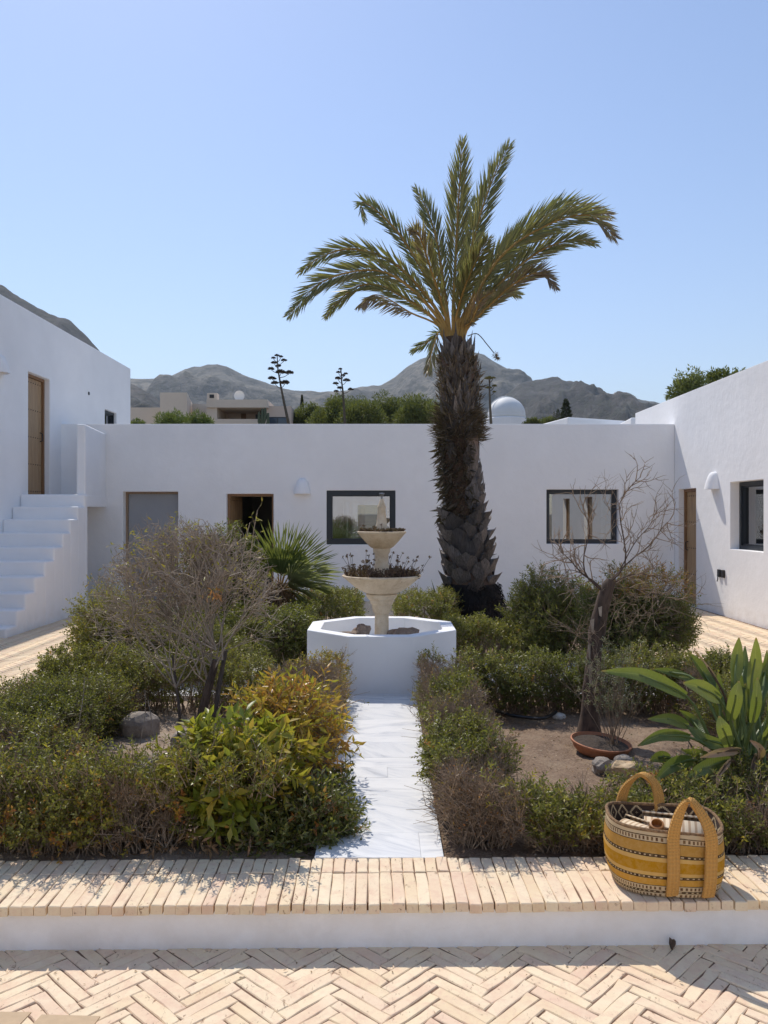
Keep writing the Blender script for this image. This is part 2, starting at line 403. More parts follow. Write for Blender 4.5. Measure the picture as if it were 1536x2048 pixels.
class Foliage:
    """collects leaves and twigs, one mesh with two materials"""
    def __init__(s): s.V = []; s.F = []; s.T = []; s.M = []; s.n = 0
    def _add(s, V, Fa, t, m):
        s.V.append(V); s.F.append(Fa + s.n); s.T.append(t); s.M.append(np.full(len(Fa), m)); s.n += len(V)
    def leaves(s, pos, d, nrm, L, W, tint, fold=.25, curl=0.0, m=0):
        V, Fa = leaf_geo(pos, d, nrm, L, W, fold, curl); s._add(V, Fa, np.repeat(np.broadcast_to(tint, (len(pos),)), 2), m)
    def sticks(s, p0, p1, r0, r1, m=1):
        V, Fa = stick_geo(np.asarray(p0), np.asarray(p1), r0, r1); s._add(V, Fa, np.zeros(len(Fa)), m)
    def sprigs(s, base, d, length, k, L, W, tint, jitter=.06, tw=.0012, ang=.9, dens=1.0, bend=.25):
        n = len(base); length = np.broadcast_to(length, (n,)).copy(); tint = np.broadcast_to(tint, (n,))
        bd = unit(d + rng.normal(size=(n, 3)) * bend)
        mid = base + d * length[:, None] * .5; tip = mid + bd * length[:, None] * .5
        s.sticks(base, mid, tw * 1.3, tw); s.sticks(mid, tip, tw, tw * .5)
        az0 = rng.uniform(0, 6.28, n)
        side = unit(np.cross(d, rdir(n)))
        up = np.cross(d, side)
        for j in range(k):
            f = .25 + .75 * (j + .5) / k; keep = rng.random(n) < dens
            pos = np.where(f < .5, base + (mid - base) * (f * 2), mid + (tip - mid) * (f * 2 - 1)) if np.isscalar(f) else None
            az = az0 + j * 2.4; rad = side * np.cos(az)[:, None] + up * np.sin(az)[:, None]
            dd = unit(d * (1.25 - ang * (1 - f * .5)) + rad * ang + rng.normal(size=(n, 3)) * .18)
            nn = unit(d + rng.normal(size=(n, 3)) * .35)
            sc = rng.uniform(.7, 1.15, n)
            s.leaves(pos[keep], dd[keep], nn[keep], (L * sc)[keep], (W * sc)[keep], np.clip(tint + rng.normal(size=n) * jitter, 0, 1)[keep])
    def build(s, name, mats, parent=None, **kw):
        V = np.concatenate(s.V); Fa = np.concatenate(s.F)
        return ob(name, mesh_np(name, V, Fa, mats, tint=np.concatenate(s.T), mi=np.concatenate(s.M)), parent, **kw)

# ================================================================== GROUND AND MOUNTAINS
def fbm2(x, y, seed=0, oct=6, ridged=False):
    r = np.random.default_rng(seed); T = r.random((256, 256)); o = np.zeros_like(x, dtype=float); a = 1.0; tot = 0
    for k in range(oct):
        xi = np.floor(x).astype(int); yi = np.floor(y).astype(int); fx = x - xi; fy = y - yi
        fx = fx * fx * (3 - 2 * fx); fy = fy * fy * (3 - 2 * fy)
        g = lambda i, j: T[(xi + i) % 256, (yi + j) % 256]
        v = (g(0, 0) * (1 - fx) + g(1, 0) * fx) * (1 - fy) + (g(0, 1) * (1 - fx) + g(1, 1) * fx) * fy
        if ridged: v = 1 - abs(2 * v - 1)
        o += v * a; tot += a; a *= .52; x = x * 2.03 + 17; y = y * 2.03 + 5
    return o / tot

def terrain_mat(name, a, b, c, sc=.03):
    m = N(name); p = m.pos(); n = m.noise(sc, 8, .65, p); v = m.noise(sc * 9, 5, .7, p)
    k = m.ramp(n, [(.35, a), (.5, b), (.65, c)]); k = m.mix(m.rng(v, .47, .55, 0, .9), k, (.028, .032, .020))
    k = m.mix(m.rng(m.noise(sc * 3, 6, .7, m.mapv(p, (1, 1, 4))), .52, .68, 0, .5), k, tuple(x * 1.35 for x in c))
    m.base(k); m.rough(.95); m.bump(v, 1.0, 6); return m.m
M_ground = flat('dry_ground', (.25, .2, .14), .95, var=.3, scale=.15)
M_hill = terrain_mat('hill_scrub', (.045, .043, .035), (.11, .10, .08), (.22, .19, .145), .006)
M_hill_near = terrain_mat('rocky_hill', (.018, .018, .018), (.045, .041, .038), (.105, .09, .075), .010)

xs = np.concatenate([[-9000, -3000, -1000, -300, -60], [60, 300, 1000, 3000, 9000]]); ys = np.array([-3000, -400, -60, 60, 300, 1000, 3000, 9500])
gx, gy = np.meshgrid(xs, ys); V = np.stack([gx, gy, np.full_like(gx, -.06, dtype=float)], -1).reshape(-1, 3)
nx = len(xs); Fq = np.array([[j * nx + i, j * nx + i + 1, (j + 1) * nx + i + 1, (j + 1) * nx + i] for j in range(len(ys) - 1) for i in range(nx - 1)])
ob('ground', mesh_np('ground', V, Fq, M_ground), kind='structure')

def mountain(name, prof, D0, D1, mat, label, amp=.10, seed=1, nu=420, nv=90, rg=1.0, back=.5):
    """ridge line read from the photograph as bearing/elevation at distance D1, sloping down to the plain at D0, and down behind"""
    px = np.array([p[0] for p in prof], float); py = np.array([p[1] for p in prof], float)
    u = np.linspace(px[0], px[-1], nu); ridge = np.interp(u, px, py)
    zr = CH + (1028 - ridge) * D1 / F
    v = np.concatenate([np.linspace(0, 1, nv), 1 + np.linspace(.03, 1, 14)])
    U, Vv = np.meshgrid(u, v)
    D = np.where(Vv <= 1, D0 + (D1 - D0) * Vv, D1 + (D1 - D0) * back * (Vv - 1))
    X = (U - 768) * D1 / F * (D / D1 * .35 + .65)
    s = np.where(Vv <= 1, Vv ** 1.25, 1 - (Vv - 1) ** 1.5)
    Z = zr[None, :] * s
    H = zr.max() - 0
    g = fbm2(X / (H * .55) + seed, D / (H * .9), seed, 6, True); g2 = fbm2(X / (H * .14), D / (H * .14) + seed, seed + 5, 5)
    env = np.clip(np.sin(np.clip(Vv, 0, 1) * math.pi) + .0, 0, 1) + .10 * (Vv > .95)
    Z = Z + ((g - .62) * amp * rg * 2.2 + (g2 - .5) * amp * 1.1) * H * env
    Z = np.where(Vv >= 2, -5, Z); Z = np.where(Vv <= 0, -5, Z)
    # small crags on the ridge itself
    W = np.stack([X, D, Z], -1).reshape(-1, 3); n = len(u); m = len(v)
    i, j = np.meshgrid(np.arange(n - 1), np.arange(m - 1)); a = (j * n + i).ravel()
    Fq = np.stack([a, a + 1, a + n + 1, a + n], 1)
    return ob(name, mesh_np(name, W, Fq, mat, smooth=True), kind='structure', label=label)
def rough_prof(pts, amp, seed, step=5):
    x = np.arange(pts[0][0], pts[-1][0] + 1, step); y = np.interp(x, [p[0] for p in pts], [p[1] for p in pts])
    k = fbm2(x / 22.0, x * 0 + seed, seed, 5); return list(zip(x, y + (k - .5) * amp))
mountain('mountain', rough_prof([(-500, 800), (60, 790), (262, 757), (320, 756), (350, 745), (385, 733), (420, 729), (455, 732), (490, 747), (530, 764), (570, 776), (640, 785), (700, 780), (760, 772), (790, 755), (815, 735), (840, 718), (875, 708), (905, 702), (940, 700), (965, 708), (990, 722), (1015, 738), (1050, 762), (1120, 775), (1300, 800), (1500, 850), (1900, 930), (2200, 1000)], 5, 3),
         700, 1900, M_hill, 'grey scrub covered mountain ridge with two peaks', .15, 4, rg=1.3)
mountain('mountain', rough_prof([(900, 990), (960, 860), (1000, 800), (1040, 768), (1075, 761), (1108, 755), (1116, 752), (1126, 759), (1160, 764), (1195, 775), (1210, 789), (1235, 796), (1248, 797), (1254, 793), (1266, 799), (1290, 824), (1330, 850), (1400, 880), (1600, 940), (1800, 1000)], 7, 8),
         380, 1150, M_hill_near, 'dark rocky spur in front of the mountain', .2, 7)
mountain('mountain', rough_prof([(-700, 500), (-300, 430), (-60, 545), (10, 575), (40, 597), (75, 615), (110, 630), (140, 642), (165, 664), (195, 697), (230, 745), (262, 770), (300, 790), (335, 815), (420, 850), (700, 1000)], 8, 12),
         350, 1000, M_hill_near, 'steep rocky mountain rising behind the left wall', .16, 15)

# ================================================================== PAVING (herringbone bricks)
BL, BW = .2345, .0469
def brick_mesh(L, W, H, gap, seed, chip=.0022, bevel=.003):
    r = np.random.default_rng(seed); l = L / 2 - gap / 2; w = W / 2 - gap / 2
    V = []; nseg = 4
    ring = [(-l, -w), (-l / 2.2, -w), (l / 2.5, -w), (l, -w), (l, w), (l / 2.1, w), (-l / 2.4, w), (-l, w)]
    jit = [(r.normal() * chip * .8, r.normal() * chip) for _ in ring]
    for z, ins in ((-H, 0), (-bevel, 0), (0, bevel)):
        for (x, y), (jx, jy) in zip(ring, jit):
            sx = 1 if x > 0 else -1; sy = 1 if y > 0 else -1
            xx = x + jx * (1 if abs(x) == l else 0) - (ins * sx if abs(abs(x) - l) < 1e-9 else 0)
            V.append((xx, y + jy - ins * sy, z + (r.normal() * .0006 if z == 0 else 0)))
    Fs = []
    for k in range(2):
        for i in range(8): Fs.append((k * 8 + i, k * 8 + (i + 1) % 8, (k + 1) * 8 + (i + 1) % 8, (k + 1) * 8 + i))
    Fs.append((16, 17, 22, 23)); Fs.append((17, 18, 21, 22)); Fs.append((18, 19, 20, 21))
    return V, Fs
def herring(x0, x1, y0, y1, rot=0.0, ox=0.0, oy=0.0):
    n = 5; w = BW; out = []
    c45 = math.cos(R(45)); span = int((max(x1 - x0, y1 - y0) + 2) / w)
    cx, cy = (x0 + x1) / 2, (y0 + y1) / 2
    for s in range(-span // n, span // n + 1):
        for i in range(-span, span):
            for kind in (0, 1):
                bx = i + 2 * n * s; by = i
                if kind == 0: mx, my, a = bx + n / 2, by + .5, 0
                else: mx, my, a = bx + .5, by + 1 + n / 2, 90
                X = mx * w; Y = my * w
                # pattern diagonal (1,1) turned onto +Y
                xr = (X - Y) * c45; yr = (X + Y) * c45
                A = 45 + a
                xx = xr * math.cos(rot) - yr * math.sin(rot) + cx + ox; yy = xr * math.sin(rot) + yr * math.cos(rot) + cy + oy
                if x0 <= xx <= x1 and y0 <= yy <= y1: out.append((xx, yy, R(A) + rot))
    return out
paving = empty('paving', (0, 0, 0), kind='structure')
mb = MB(); mb.box(-5.95, 5.36, -3.6, 14.72, -.05, -.004); mb.build('mortar_bed', M_mortar, paving)
bmeshes = []
for s in range(7):
    V, Fs = brick_mesh(BL, BW, .03, .0026, s, .0026); bmeshes.append(mesh_np('brick', V, Fs, M_brick, tint=np.zeros(len(Fs))))
front = herring(-1.75, 1.75, 1.35, 3.07, rot=R(1.0), ox=.03)
front.sort(key=lambda b: -b[1] + abs(b[0]) * .12)
def ok_front(b): return True
near = [b for b in front if b[1] > 2.33 and abs(b[0]) < 1.62]
near.sort(key=lambda b: -(b[1] > 2.33) * 1 + abs(b[1] - 2.6) + abs(b[0]) * .1)
near = near[:298]; nearset = set(near)
for b in near:
    o = bpy.data.objects.new('brick', random.choice(bmeshes)); o.location = (b[0], b[1], rng.normal() * .0009)
    o.rotation_euler = (rng.normal() * .004, rng.normal() * .004, b[2] + rng.normal() * .008); link(o, paving)
rest = [b for b in front if b not in nearset]
rest += herring(-5.9, 5.3, -3.5, 1.34, rot=R(1.0), ox=.03) + herring(-5.9, -1.76, 1.34, 2.9) + herring(1.76, 5.3, 1.34, 2.9)
rest += herring(-5.9, -2.72, 2.9, 5.5) + herring(2.72, 5.3, 2.9, 5.5)
rest += herring(-5.0, -2.63, 5.5, 14.68, rot=0) + herring(2.63, 5.33, 5.5, 14.68, rot=0) + herring(-2.6, 2.6, 10.75, 14.68, rot=0)
Vs = []; Fa = []; Ti = []; nb = 0
lowV = [(-1, -1, 0), (1, -1, 0), (1, 1, 0), (-1, 1, 0), (-1, -1, 1), (1, -1, 1), (1, 1, 1), (-1, 1, 1)]
rest_a = np.array(rest); nr = len(rest_a)
ca, sa = np.cos(rest_a[:, 2]), np.sin(rest_a[:, 2]); zt = rng.normal(size=nr) * .0012
hl, hw = BL / 2 - .0018, BW / 2 - .0018
vv = []
for (sx, sy, k) in lowV:
    ins = .003 * k; x = sx * (hl - ins); y = sy * (hw - ins)
    vv.append(np.stack([rest_a[:, 0] + x * ca - y * sa, rest_a[:, 1] + x * sa + y * ca, zt - .012 * (1 - k)], 1))
vv = np.stack(vv, 1).reshape(-1, 3); i8 = np.arange(nr)[:, None] * 8
Fq = np.concatenate([i8 + q for q in ([4, 5, 6, 7], [0, 1, 5, 4], [1, 2, 6, 5], [2, 3, 7, 6], [3, 0, 4, 7])], 1).reshape(-1, 4)
ob('brick_field', mesh_np('brick_field', vv, Fq, M_brick, tint=np.repeat(rng.random(nr), 5)), paving, kind='stuff')

# ================================================================== RAISED GARDEN, BENCH EDGE, PATH
GZ = .17
GX = 2.62; GY0, GY1 = 3.325, 10.7
bench = empty('garden_bench', (0, 2.93, 0), kind=None, label='low white bench wall topped with a row of pale terracotta bricks', cat='bench')
brot = R(.9)
def brz(x, y):  # rotate about (0,2.93)
    c, s = math.cos(brot), math.sin(brot); dy = y - 2.93
    return (x * c - dy * s, 2.93 + x * s + dy * c)
mb = MB(); mb.prism([brz(-2.7, 2.955), brz(2.7, 2.955), brz(2.7, 3.30), brz(-2.7, 3.30)], -.02, GZ - .034)
w_ = mb.build('wall', M_white, bench); 
mb = MB(); mb.prism([brz(-2.7, 2.958), brz(2.7, 2.958), brz(2.7, 3.298), brz(-2.7, 3.298)], GZ - .034, GZ - .006)
mb.build('mortar_bed', M_mortar, bench)
long_m = [mesh_np('brick', *brick_mesh(.262, .0465, .034, .0035, 20 + s, .0014), M_brick, tint=np.zeros(19)) for s in range(6)]
half_m = [mesh_np('brick', *brick_mesh(.132, .0465, .034, .0035, 40 + s, .0014), M_brick, tint=np.zeros(19)) for s in range(5)]
for k in range(-42, 43):
    x = k * .0467 + .01
    for ms, yc in ((long_m, 3.062), (half_m, 3.262)):
        X, Y = brz(x, yc + rng.normal() * .0015)
        o = bpy.data.objects.new('brick', random.choice(ms)); link(o); o.location = (X, Y, GZ + rng.normal() * .0012)
        o.rotation_euler = (rng.normal() * .006, rng.normal() * .006, R(90) + brot + rng.normal() * .006); setparent(o, bench)

mb = MB(); mb.box(-GX, -GX + .08, GY0 + .06, GY1, -.02, GZ); mb.box(GX - .08, GX, GY0 + .06, GY1, -.02, GZ); mb.box(-GX + .08, GX - .08, GY1 - .08, GY1, -.02, GZ)
bev(mb.build('garden_kerb', M_white, kind='structure', label='low white kerb round the planted garden'), .01)
# soil
nxs, nys = 150, 210
gx, gy = np.meshgrid(np.linspace(-GX + .07, GX - .07, nxs), np.linspace(GY0 - .02, GY1 - .07, nys))
zz = .135 + (fbm2(gx * 3, gy * 3, 2, 5) - .5) * .07 + (fbm2(gx * 16, gy * 16, 9, 3) - .5) * .02
dome = np.exp(-(((gx - 1.12) ** 2 + (gy - 10.0) ** 2) / .35)); zz = zz + dome * .05
V = np.stack([gx, gy, zz], -1).reshape(-1, 3); i, j = np.meshgrid(np.arange(nxs - 1), np.arange(nys - 1)); a = (j * nxs + i).ravel()
ob('soil', mesh_np('soil', V, np.stack([a, a + 1, a + nxs + 1, a + nxs], 1), M_soil, smooth=True), kind='structure')
def soilz(x, y): return .14

# marble path: slabs
path = empty('path', (0, 0, 0), kind='structure')
mb = MB(); mb.box(-.292, .252, 3.33, 6.28, .02, GZ - .012); mb.box(-GX + .1, GX - .1, 6.30, 7.66, .02, GZ - .012); mb.box(-.292, .292, 7.68, 10.6, .02, GZ - .012)
mb.build('path_bed', flat('path_edge', (.66, .66, .66), .8), path)
def slab(x0, x1, y0, y1):
    g = .0004; mb = MB(); mb.box(x0 + g, x1 - g, y0 + g, y1 - g, GZ - .012, GZ + rng.normal() * .0004)
    return bev(mb.build('slab', M_marble, path), .0006, 1)
ycuts = [3.33, 3.59, 3.87, 4.16, 4.34, 4.52, 4.70, 4.98, 5.27, 5.58, 5.90, 6.28]
xsplit = [.155, None, None, None, .02, None, None, None, None, None, 0]
for y0, y1, xc in zip(ycuts[:-1], ycuts[1:], xsplit):
    if xc is None: slab(-.29, .25, y0, y1)
    else: slab(-.29, xc, y0, y1); slab(xc, .25, y0, y1)
for kx in range(-4, 4):
    for y0, y1 in ((6.30, 6.75), (6.75, 7.2), (7.2, 7.66)):
        slab(kx * .63 + (0 if kx > -4 else .03), (kx + 1) * .63, y0, y1)
for ky in range(6): slab(-.29, .29, 7.68 + ky * .48, 7.68 + (ky + 1) * .48)

# ================================================================== BUILDINGS
YB = 14.7; XR = 5.34; XL = -5.93
def window(bld, c0, c1, z0, z1, axis, plane, sgn, fr=.085, depth=.07, mullion=None):
    """frame in the wall opening. axis 'x': wall faces -Y at y=plane; axis 'y': wall at x=plane; sgn = direction into the wall"""
    f = MB(); d0, d1 = sorted((plane, plane + sgn * depth))
    def bx(a0, a1, b0, b1, e0=d0, e1=d1):
        if axis == 'x': f.box(a0, a1, e0, e1, b0, b1)
        else: f.box(e0, e1, a0, a1, b0, b1)
    bx(c0, c1, z0, z0 + fr); bx(c0, c1, z1 - fr, z1); bx(c0, c0 + fr, z0 + fr, z1 - fr); bx(c1 - fr, c1, z0 + fr, z1 - fr)
    # inner sash, set back
    s0, s1 = sorted((plane + sgn * (depth - .045), plane + sgn * (depth + .02))); g = fr + .022
    bx(c0 + fr, c1 - fr, z0 + fr, z0 + g, s0, s1); bx(c0 + fr, c1 - fr, z1 - g, z1 - fr, s0, s1)
    bx(c0 + fr, c0 + g, z0 + g, z1 - g, s0, s1); bx(c1 - g, c1 - fr, z0 + g, z1 - g, s0, s1)
    w = f.build('window', M_dark, bld)
    p = MB(); e = plane + sgn * (depth - .01); e0, e1 = sorted((e, e + sgn * .012))
    if axis == 'x': p.box(c0 + g - .004, c1 - g + .004, e0, e1, z0 + g - .004, z1 - g + .004)
    else: p.box(e0, e1, c0 + g - .004, c1 - g + .004, z0 + g - .004, z1 - g + .004)
    p.build('pane', M_glass, w); return w
def plank_door(bld, c0, c1, z0, z1, plane, sgn, swing=0.0, hinge=0, axis='y', frame=True, fw=.05, matf=None):
    """studded vertical plank door; axis 'y': lies in plane x=plane"""
    if frame:
        f = MB(); d0, d1 = sorted((plane - sgn * .005, plane + sgn * .09))
        def bx(a0, a1, b0, b1):
            if axis == 'x': f.box(a0, a1, d0, d1, b0, b1)
            else: f.box(d0, d1, a0, a1, b0, b1)
        bx(c0, c0 + fw, z0, z1); bx(c1 - fw, c1, z0, z1); bx(c0 + fw, c1 - fw, z1 - fw, z1)
        f.build('door_frame', matf or M_frame, bld)
    a0, a1 = c0 + fw + .004, c1 - fw - .004; zt = z1 - fw - .004
    piv = (a0 if hinge == 0 else a1); n = 6; w = (a1 - a0) / n
    base = plane + sgn * .03
    def tr(a, dd, z):
        q = a - piv; c, s = math.cos(swing), math.sin(swing); t = dd
        A = piv + q * c - t * s * sgn; B = base + sgn * (abs(q) * s if swing else 0) + sgn * t * c
        return (A, B, z) if axis == 'x' else (B, A, z)
    dr = empty('door', tr(piv, 0, z0)); setparent(dr, bld)
    for k in range(n):
        m_ = MB(); q0, q1 = a0 + k * w + .0022, a0 + (k + 1) * w - .0022
        V = [tr(a, t, z) for z in (z0 + .01, zt) for t in (0, .04) for a in (q0, q1)]
        m_.add(V, [(0, 2, 3, 1), (4, 5, 7, 6), (0, 1, 5, 4), (1, 3, 7, 5), (3, 2, 6, 7), (2, 0, 4, 6)]); m_.build('plank', M_door, dr)
    st = MB()
    bk = MB(); V = [tr(a, t, z) for z in (z0 + .02, zt - .01) for t in (.041, .048) for a in (a0 + .004, a1 - .004)]
    bk.add(V, [(0, 2, 3, 1), (4, 5, 7, 6), (0, 1, 5, 4), (1, 3, 7, 5), (3, 2, 6, 7), (2, 0, 4, 6)]); bk.build('back_panel', M_frame, dr)
    for r_ in range(5):
        z = z0 + .07 + (zt - z0 - .14) * r_ / 4
        for k in range(8):
            a = a0 + (a1 - a0) * (.08 + .84 * k / 7); h = .013
            V = [tr(a + x, t, z + y) for (x, y, t) in ((-h, 0, -.001), (0, -h, -.001), (h, 0, -.001), (0, h, -.001), (0, 0, -.012))]
            st.add(V, [(0, 1, 4), (1, 2, 4), (2, 3, 4), (3, 0, 4), (3, 2, 1, 0)])
    st.build('studs', M_black, dr)
    ah = a1 - .06 if hinge == 0 else a0 + .06
    MB().tube([tr(ah, 0, z0 + .95), tr(ah, -.045, z0 + .97), tr(ah, -.045, z0 + 1.09), tr(ah, 0, z0 + 1.11)], .009, 6).build('handle', M_black, dr)
    return dr
def sconce(x, y, z, axis, label, group='cone shaped plaster wall lamps'):
    """half-cone plaster shade, open below, against a wall. axis: outward direction of the wall"""
    mb = MB(); seg = 20; rings = [(.185, 0), (.178, .04), (.150, .14), (.120, .215), (.095, .252), (.060, .275), (.0, .282)]
    rings = [(r_ * .86, z_) for r_, z_ in rings]
    V = []
    for r_, zz_ in rings:
        for k in range(seg + 1):
            a = math.pi * k / seg; V.append((r_ * math.cos(a), r_ * math.sin(a) * 1.05, zz_))
    n = seg + 1
    Fs = [(i * n + k, i * n + k + 1, (i + 1) * n + k + 1, (i + 1) * n + k) for i in range(len(rings) - 1) for k in range(seg)]
    mb.add(V, Fs)
    Vi = []
    for r_, zz_ in rings:
        for k in range(seg + 1):
            a = math.pi * k / seg; Vi.append((max(0, r_ - .014) * math.cos(a), max(0, r_ - .014) * math.sin(a) * 1.05, max(0, zz_ - .012) if zz_ > 0 else 0))
    b0 = len(mb.v); mb.add(Vi, [f[::-1] for f in Fs])
    mb.add([V[k] for k in range(n)] + [Vi[k] for k in range(n)], [(k + 1, k, n + k, n + k + 1) for k in range(seg)])
    me = mb.mesh('shade', M_white, smooth=True)
    root = empty('wall_lamp', (x, y, z), {'-y': math.pi, '-x': math.pi / 2}[axis] + (math.pi if axis == '+y' else 0) if axis in ('-y', '-x') else 0, label=label, cat='wall lamp', group=group)
    o = bpy.data.objects.new('lamp_shade', me); link(o); o.parent = root
    bl = MB(); bl.lathe([(.03, .1), (.036, .14), (.03, .19), (.012, .21)], 12, (0, .06)); o2 = bpy.data.objects.new('bulb', bl.mesh('bulb', flat('bulb_glass', (.7, .7, .68), .2), True)); link(o2); o2.parent = root
    return root

# ---- back building
bb = empty('building', (0, YB, 0), label='long low white building with two windows and two doorways across the back of the courtyard', cat='building')
ops = [(-4.796, -3.785, 0, 2.01), (-2.894, -2.03, 0, 1.97), (-1.057, .211, 1.04, 2.032), (2.986, 4.31, 1.05, 2.05)]
V, Fs = gridwall((0, YB, 0), (1, 0, 0), (0, -1, 0), (XL - .3, XR - .002), (-.03, 3.255), .32, ops)
bev(MB().add(V, Fs).build('wall', M_white, bb), .012)
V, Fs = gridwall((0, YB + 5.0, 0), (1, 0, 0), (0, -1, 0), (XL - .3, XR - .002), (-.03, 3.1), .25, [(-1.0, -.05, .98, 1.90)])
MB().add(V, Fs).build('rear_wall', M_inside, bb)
mb = MB(); mb.box(XL - .3, XR - .002, YB + .322, YB + 4.998, 2.75, 2.95); mb.build('roof', [M_roof], bb)
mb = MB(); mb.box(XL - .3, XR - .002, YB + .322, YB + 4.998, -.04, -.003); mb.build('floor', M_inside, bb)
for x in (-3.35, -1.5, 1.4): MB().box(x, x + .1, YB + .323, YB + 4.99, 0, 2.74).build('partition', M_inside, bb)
window(bb, -1.057, .211, 1.04, 2.032, 'x', YB + .03, 1)
window(bb, 2.986, 4.31, 1.05, 2.05, 'x', YB + .12, 1, fr=.06)
mb = MB()  # flat grey panel painted as the shaded interior of an open, wood-framed doorway
f = MB(); y0, y1 = YB + .16, YB + .24
f.box(-4.796, -4.755, y0, y1, 0, 2.01); f.box(-3.826, -3.785, y0, y1, 0, 2.01); f.box(-4.755, -3.826, y0, y1, 1.97, 2.01); f.build('door_frame', M_frame_pale, bb)
MB().box(-4.752, -3.829, YB + .19, YB + .235, .01, 1.966).build('doorway_shade_panel', M_grey_panel, bb)
plank_door(bb, -2.894, -2.03, 0, 1.97, YB + .12, 1, swing=R(84), hinge=0, axis='x', fw=.045)

# ---- right building
rb = empty('building', (XR, 10, 0), label='tall sunlit white building forming the right side of the courtyard', cat='building')
HR = 3.74
V, Fs = gridwall((XR, 0, 0), (0, 1, 0), (-1, 0, 0), (4.3, 17.0), (-.03, HR), .34,
                 [(13.69, 14.50, 0, 2.045), (11.26, 12.34, 1.06, 2.09), (5.9, 6.75, 0, 2.05), (8.4, 9.25, 0, 2.05)])
bev(MB().add(V, Fs).build('wall', M_white, rb), .012)
mb = MB(); mb.box(XR + .342, 9.5, 4.3, 4.6, -.03, HR); mb.box(XR + .342, 9.5, 16.7, 17.0, -.03, HR); mb.box(9.502, 9.8, 4.3, 17.0, -.03, HR)
mb.build('rear_wall', M_white, rb)
MB().box(XR + .342, 9.5, 4.602, 16.698, 3.2, 3.4).build('roof', M_roof, rb)
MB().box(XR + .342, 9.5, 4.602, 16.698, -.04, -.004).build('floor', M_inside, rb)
plank_door(rb, 13.69, 14.50, 0, 2.045, XR + .10, 1, axis='y')
plank_door(rb, 8.4, 9.25, 0, 2.05, XR + .10, 1, axis='y'); plank_door(rb, 5.9, 6.75, 0, 2.05, XR + .10, 1, axis='y')
window(rb, 11.26, 12.34, 1.06, 2.09, 'y', XR + .14, 1, fr=.06)

# ---- left building
lb = empty('building', (XL, 10, 0), label='tall shaded white building with an upper wooden door left of the courtyard', cat='building')
HL = 5.0
V, Fs = gridwall((XL, 0, 0), (0, 1, 0), (1, 0, 0), (3.0, 18.72), (-.03, HL), .34, [(13.34, 14.2, 1.92, 3.98), (17.0, 17.75, 3.2, 3.83)])
bev(MB().add(V, Fs).build('wall', M_white, lb), .012)
mb = MB(); mb.box(-10.5, XL - .342, 3.0, 3.3, -.03, HL); mb.box(-10.5, XL - .342, 18.42, 18.72, -.03, HL); mb.box(-10.8, -10.502, 3.0, 18.72, -.03, HL); mb.build('rear_wall', M_white, lb)
MB().box(-10.5, XL - .342, 3.302, 18.418, 4.5, 4.7).build('roof', M_roof, lb)
plank_door(lb, 13.34, 14.2, 1.92, 3.98, XL - .10, -1, axis='y')
window(lb, 17.0, 17.75, 3.2, 3.83, 'y', XL - .06, -1, fr=.05)
mb = MB(); mb.tube([(XL - .01, 16.06, 3.98 + .04), (XL + .012, 16.06, 3.98 + .04)], [.035, .035], 12); mb.build('vent_hole', M_black, lb)
# ---- outdoor stair
st = empty('staircase', (-5.4, 10.6, 0), label='white plastered outdoor staircase climbing to a walled landing at the left', cat='staircase')
treadsY = [10.32, 10.62, 10.88, 11.18, 11.50, 11.83, 12.15, 12.43, 12.74, 13.02]
treadsZ = [0.0, .125, .32, .52, .72, .92, 1.11, 1.315, 1.52, 1.72, 1.92]
for k in range(10):
    y0 = treadsY[k]; y1 = treadsY[k + 1] if k < 9 else 13.16
    z1 = treadsZ[k + 1]
    mb = MB(); off = rng.normal() * .004
    mb.box(XL + .002, -4.87, y0 + off, y1 + (.02 if k < 9 else 0), -.02, z1)
    bev(mb.build('step', M_white, st), .03, 3)
mb = MB(); mb.prism([(XL + .002, 13.162), (-4.89, 13.162), (-5.10, YB - .002), (XL + .002, YB - .002)], 1.72, 1.918); bev(mb.build('landing', M_white, st), .01)
mb = MB(); mb.prism([(-5.035, 13.09), (-4.885, 13.09), (-5.105, YB - .002), (-5.25, YB - .002)], 1.74, 3.075); bev(mb.build('parapet', M_white, st), .035, 4)
# lamps
sconce(-1.50, YB - .001, 1.97, '-y', 'white cone wall lamp beside the left window of the back building')
lw = sconce(XL + .001, 12.30, 3.77, '-y', 'white cone wall lamp high on the left building at the picture edge'); lw.rotation_euler = (0, 0, -math.pi / 2)
sconce(XR - .001, 12.9, 2.00, '-x', 'white cone wall lamp in full sun on the right hand wall')
# outdoor sockets on right wall
o = MB(); o.box(XR - .035, XR - .001, 11.62 + .9, 11.70 + .9, .60, .72); o.box(XR - .035, XR - .001, 11.62 + 1.05, 11.70 + 1.05, .60, .72)
o2 = o.build('wall_socket', M_black, label='pair of small black outdoor sockets low on the right hand wall', cat='socket'); bev(o2, .006)
p_ = MB(); p_.tube([(XR - .02, 12.75, .60), (XR - .03, 12.73, .56), (XR - .045, 12.72, .53)], .008, 6); p_.build('cable', M_black, o2)

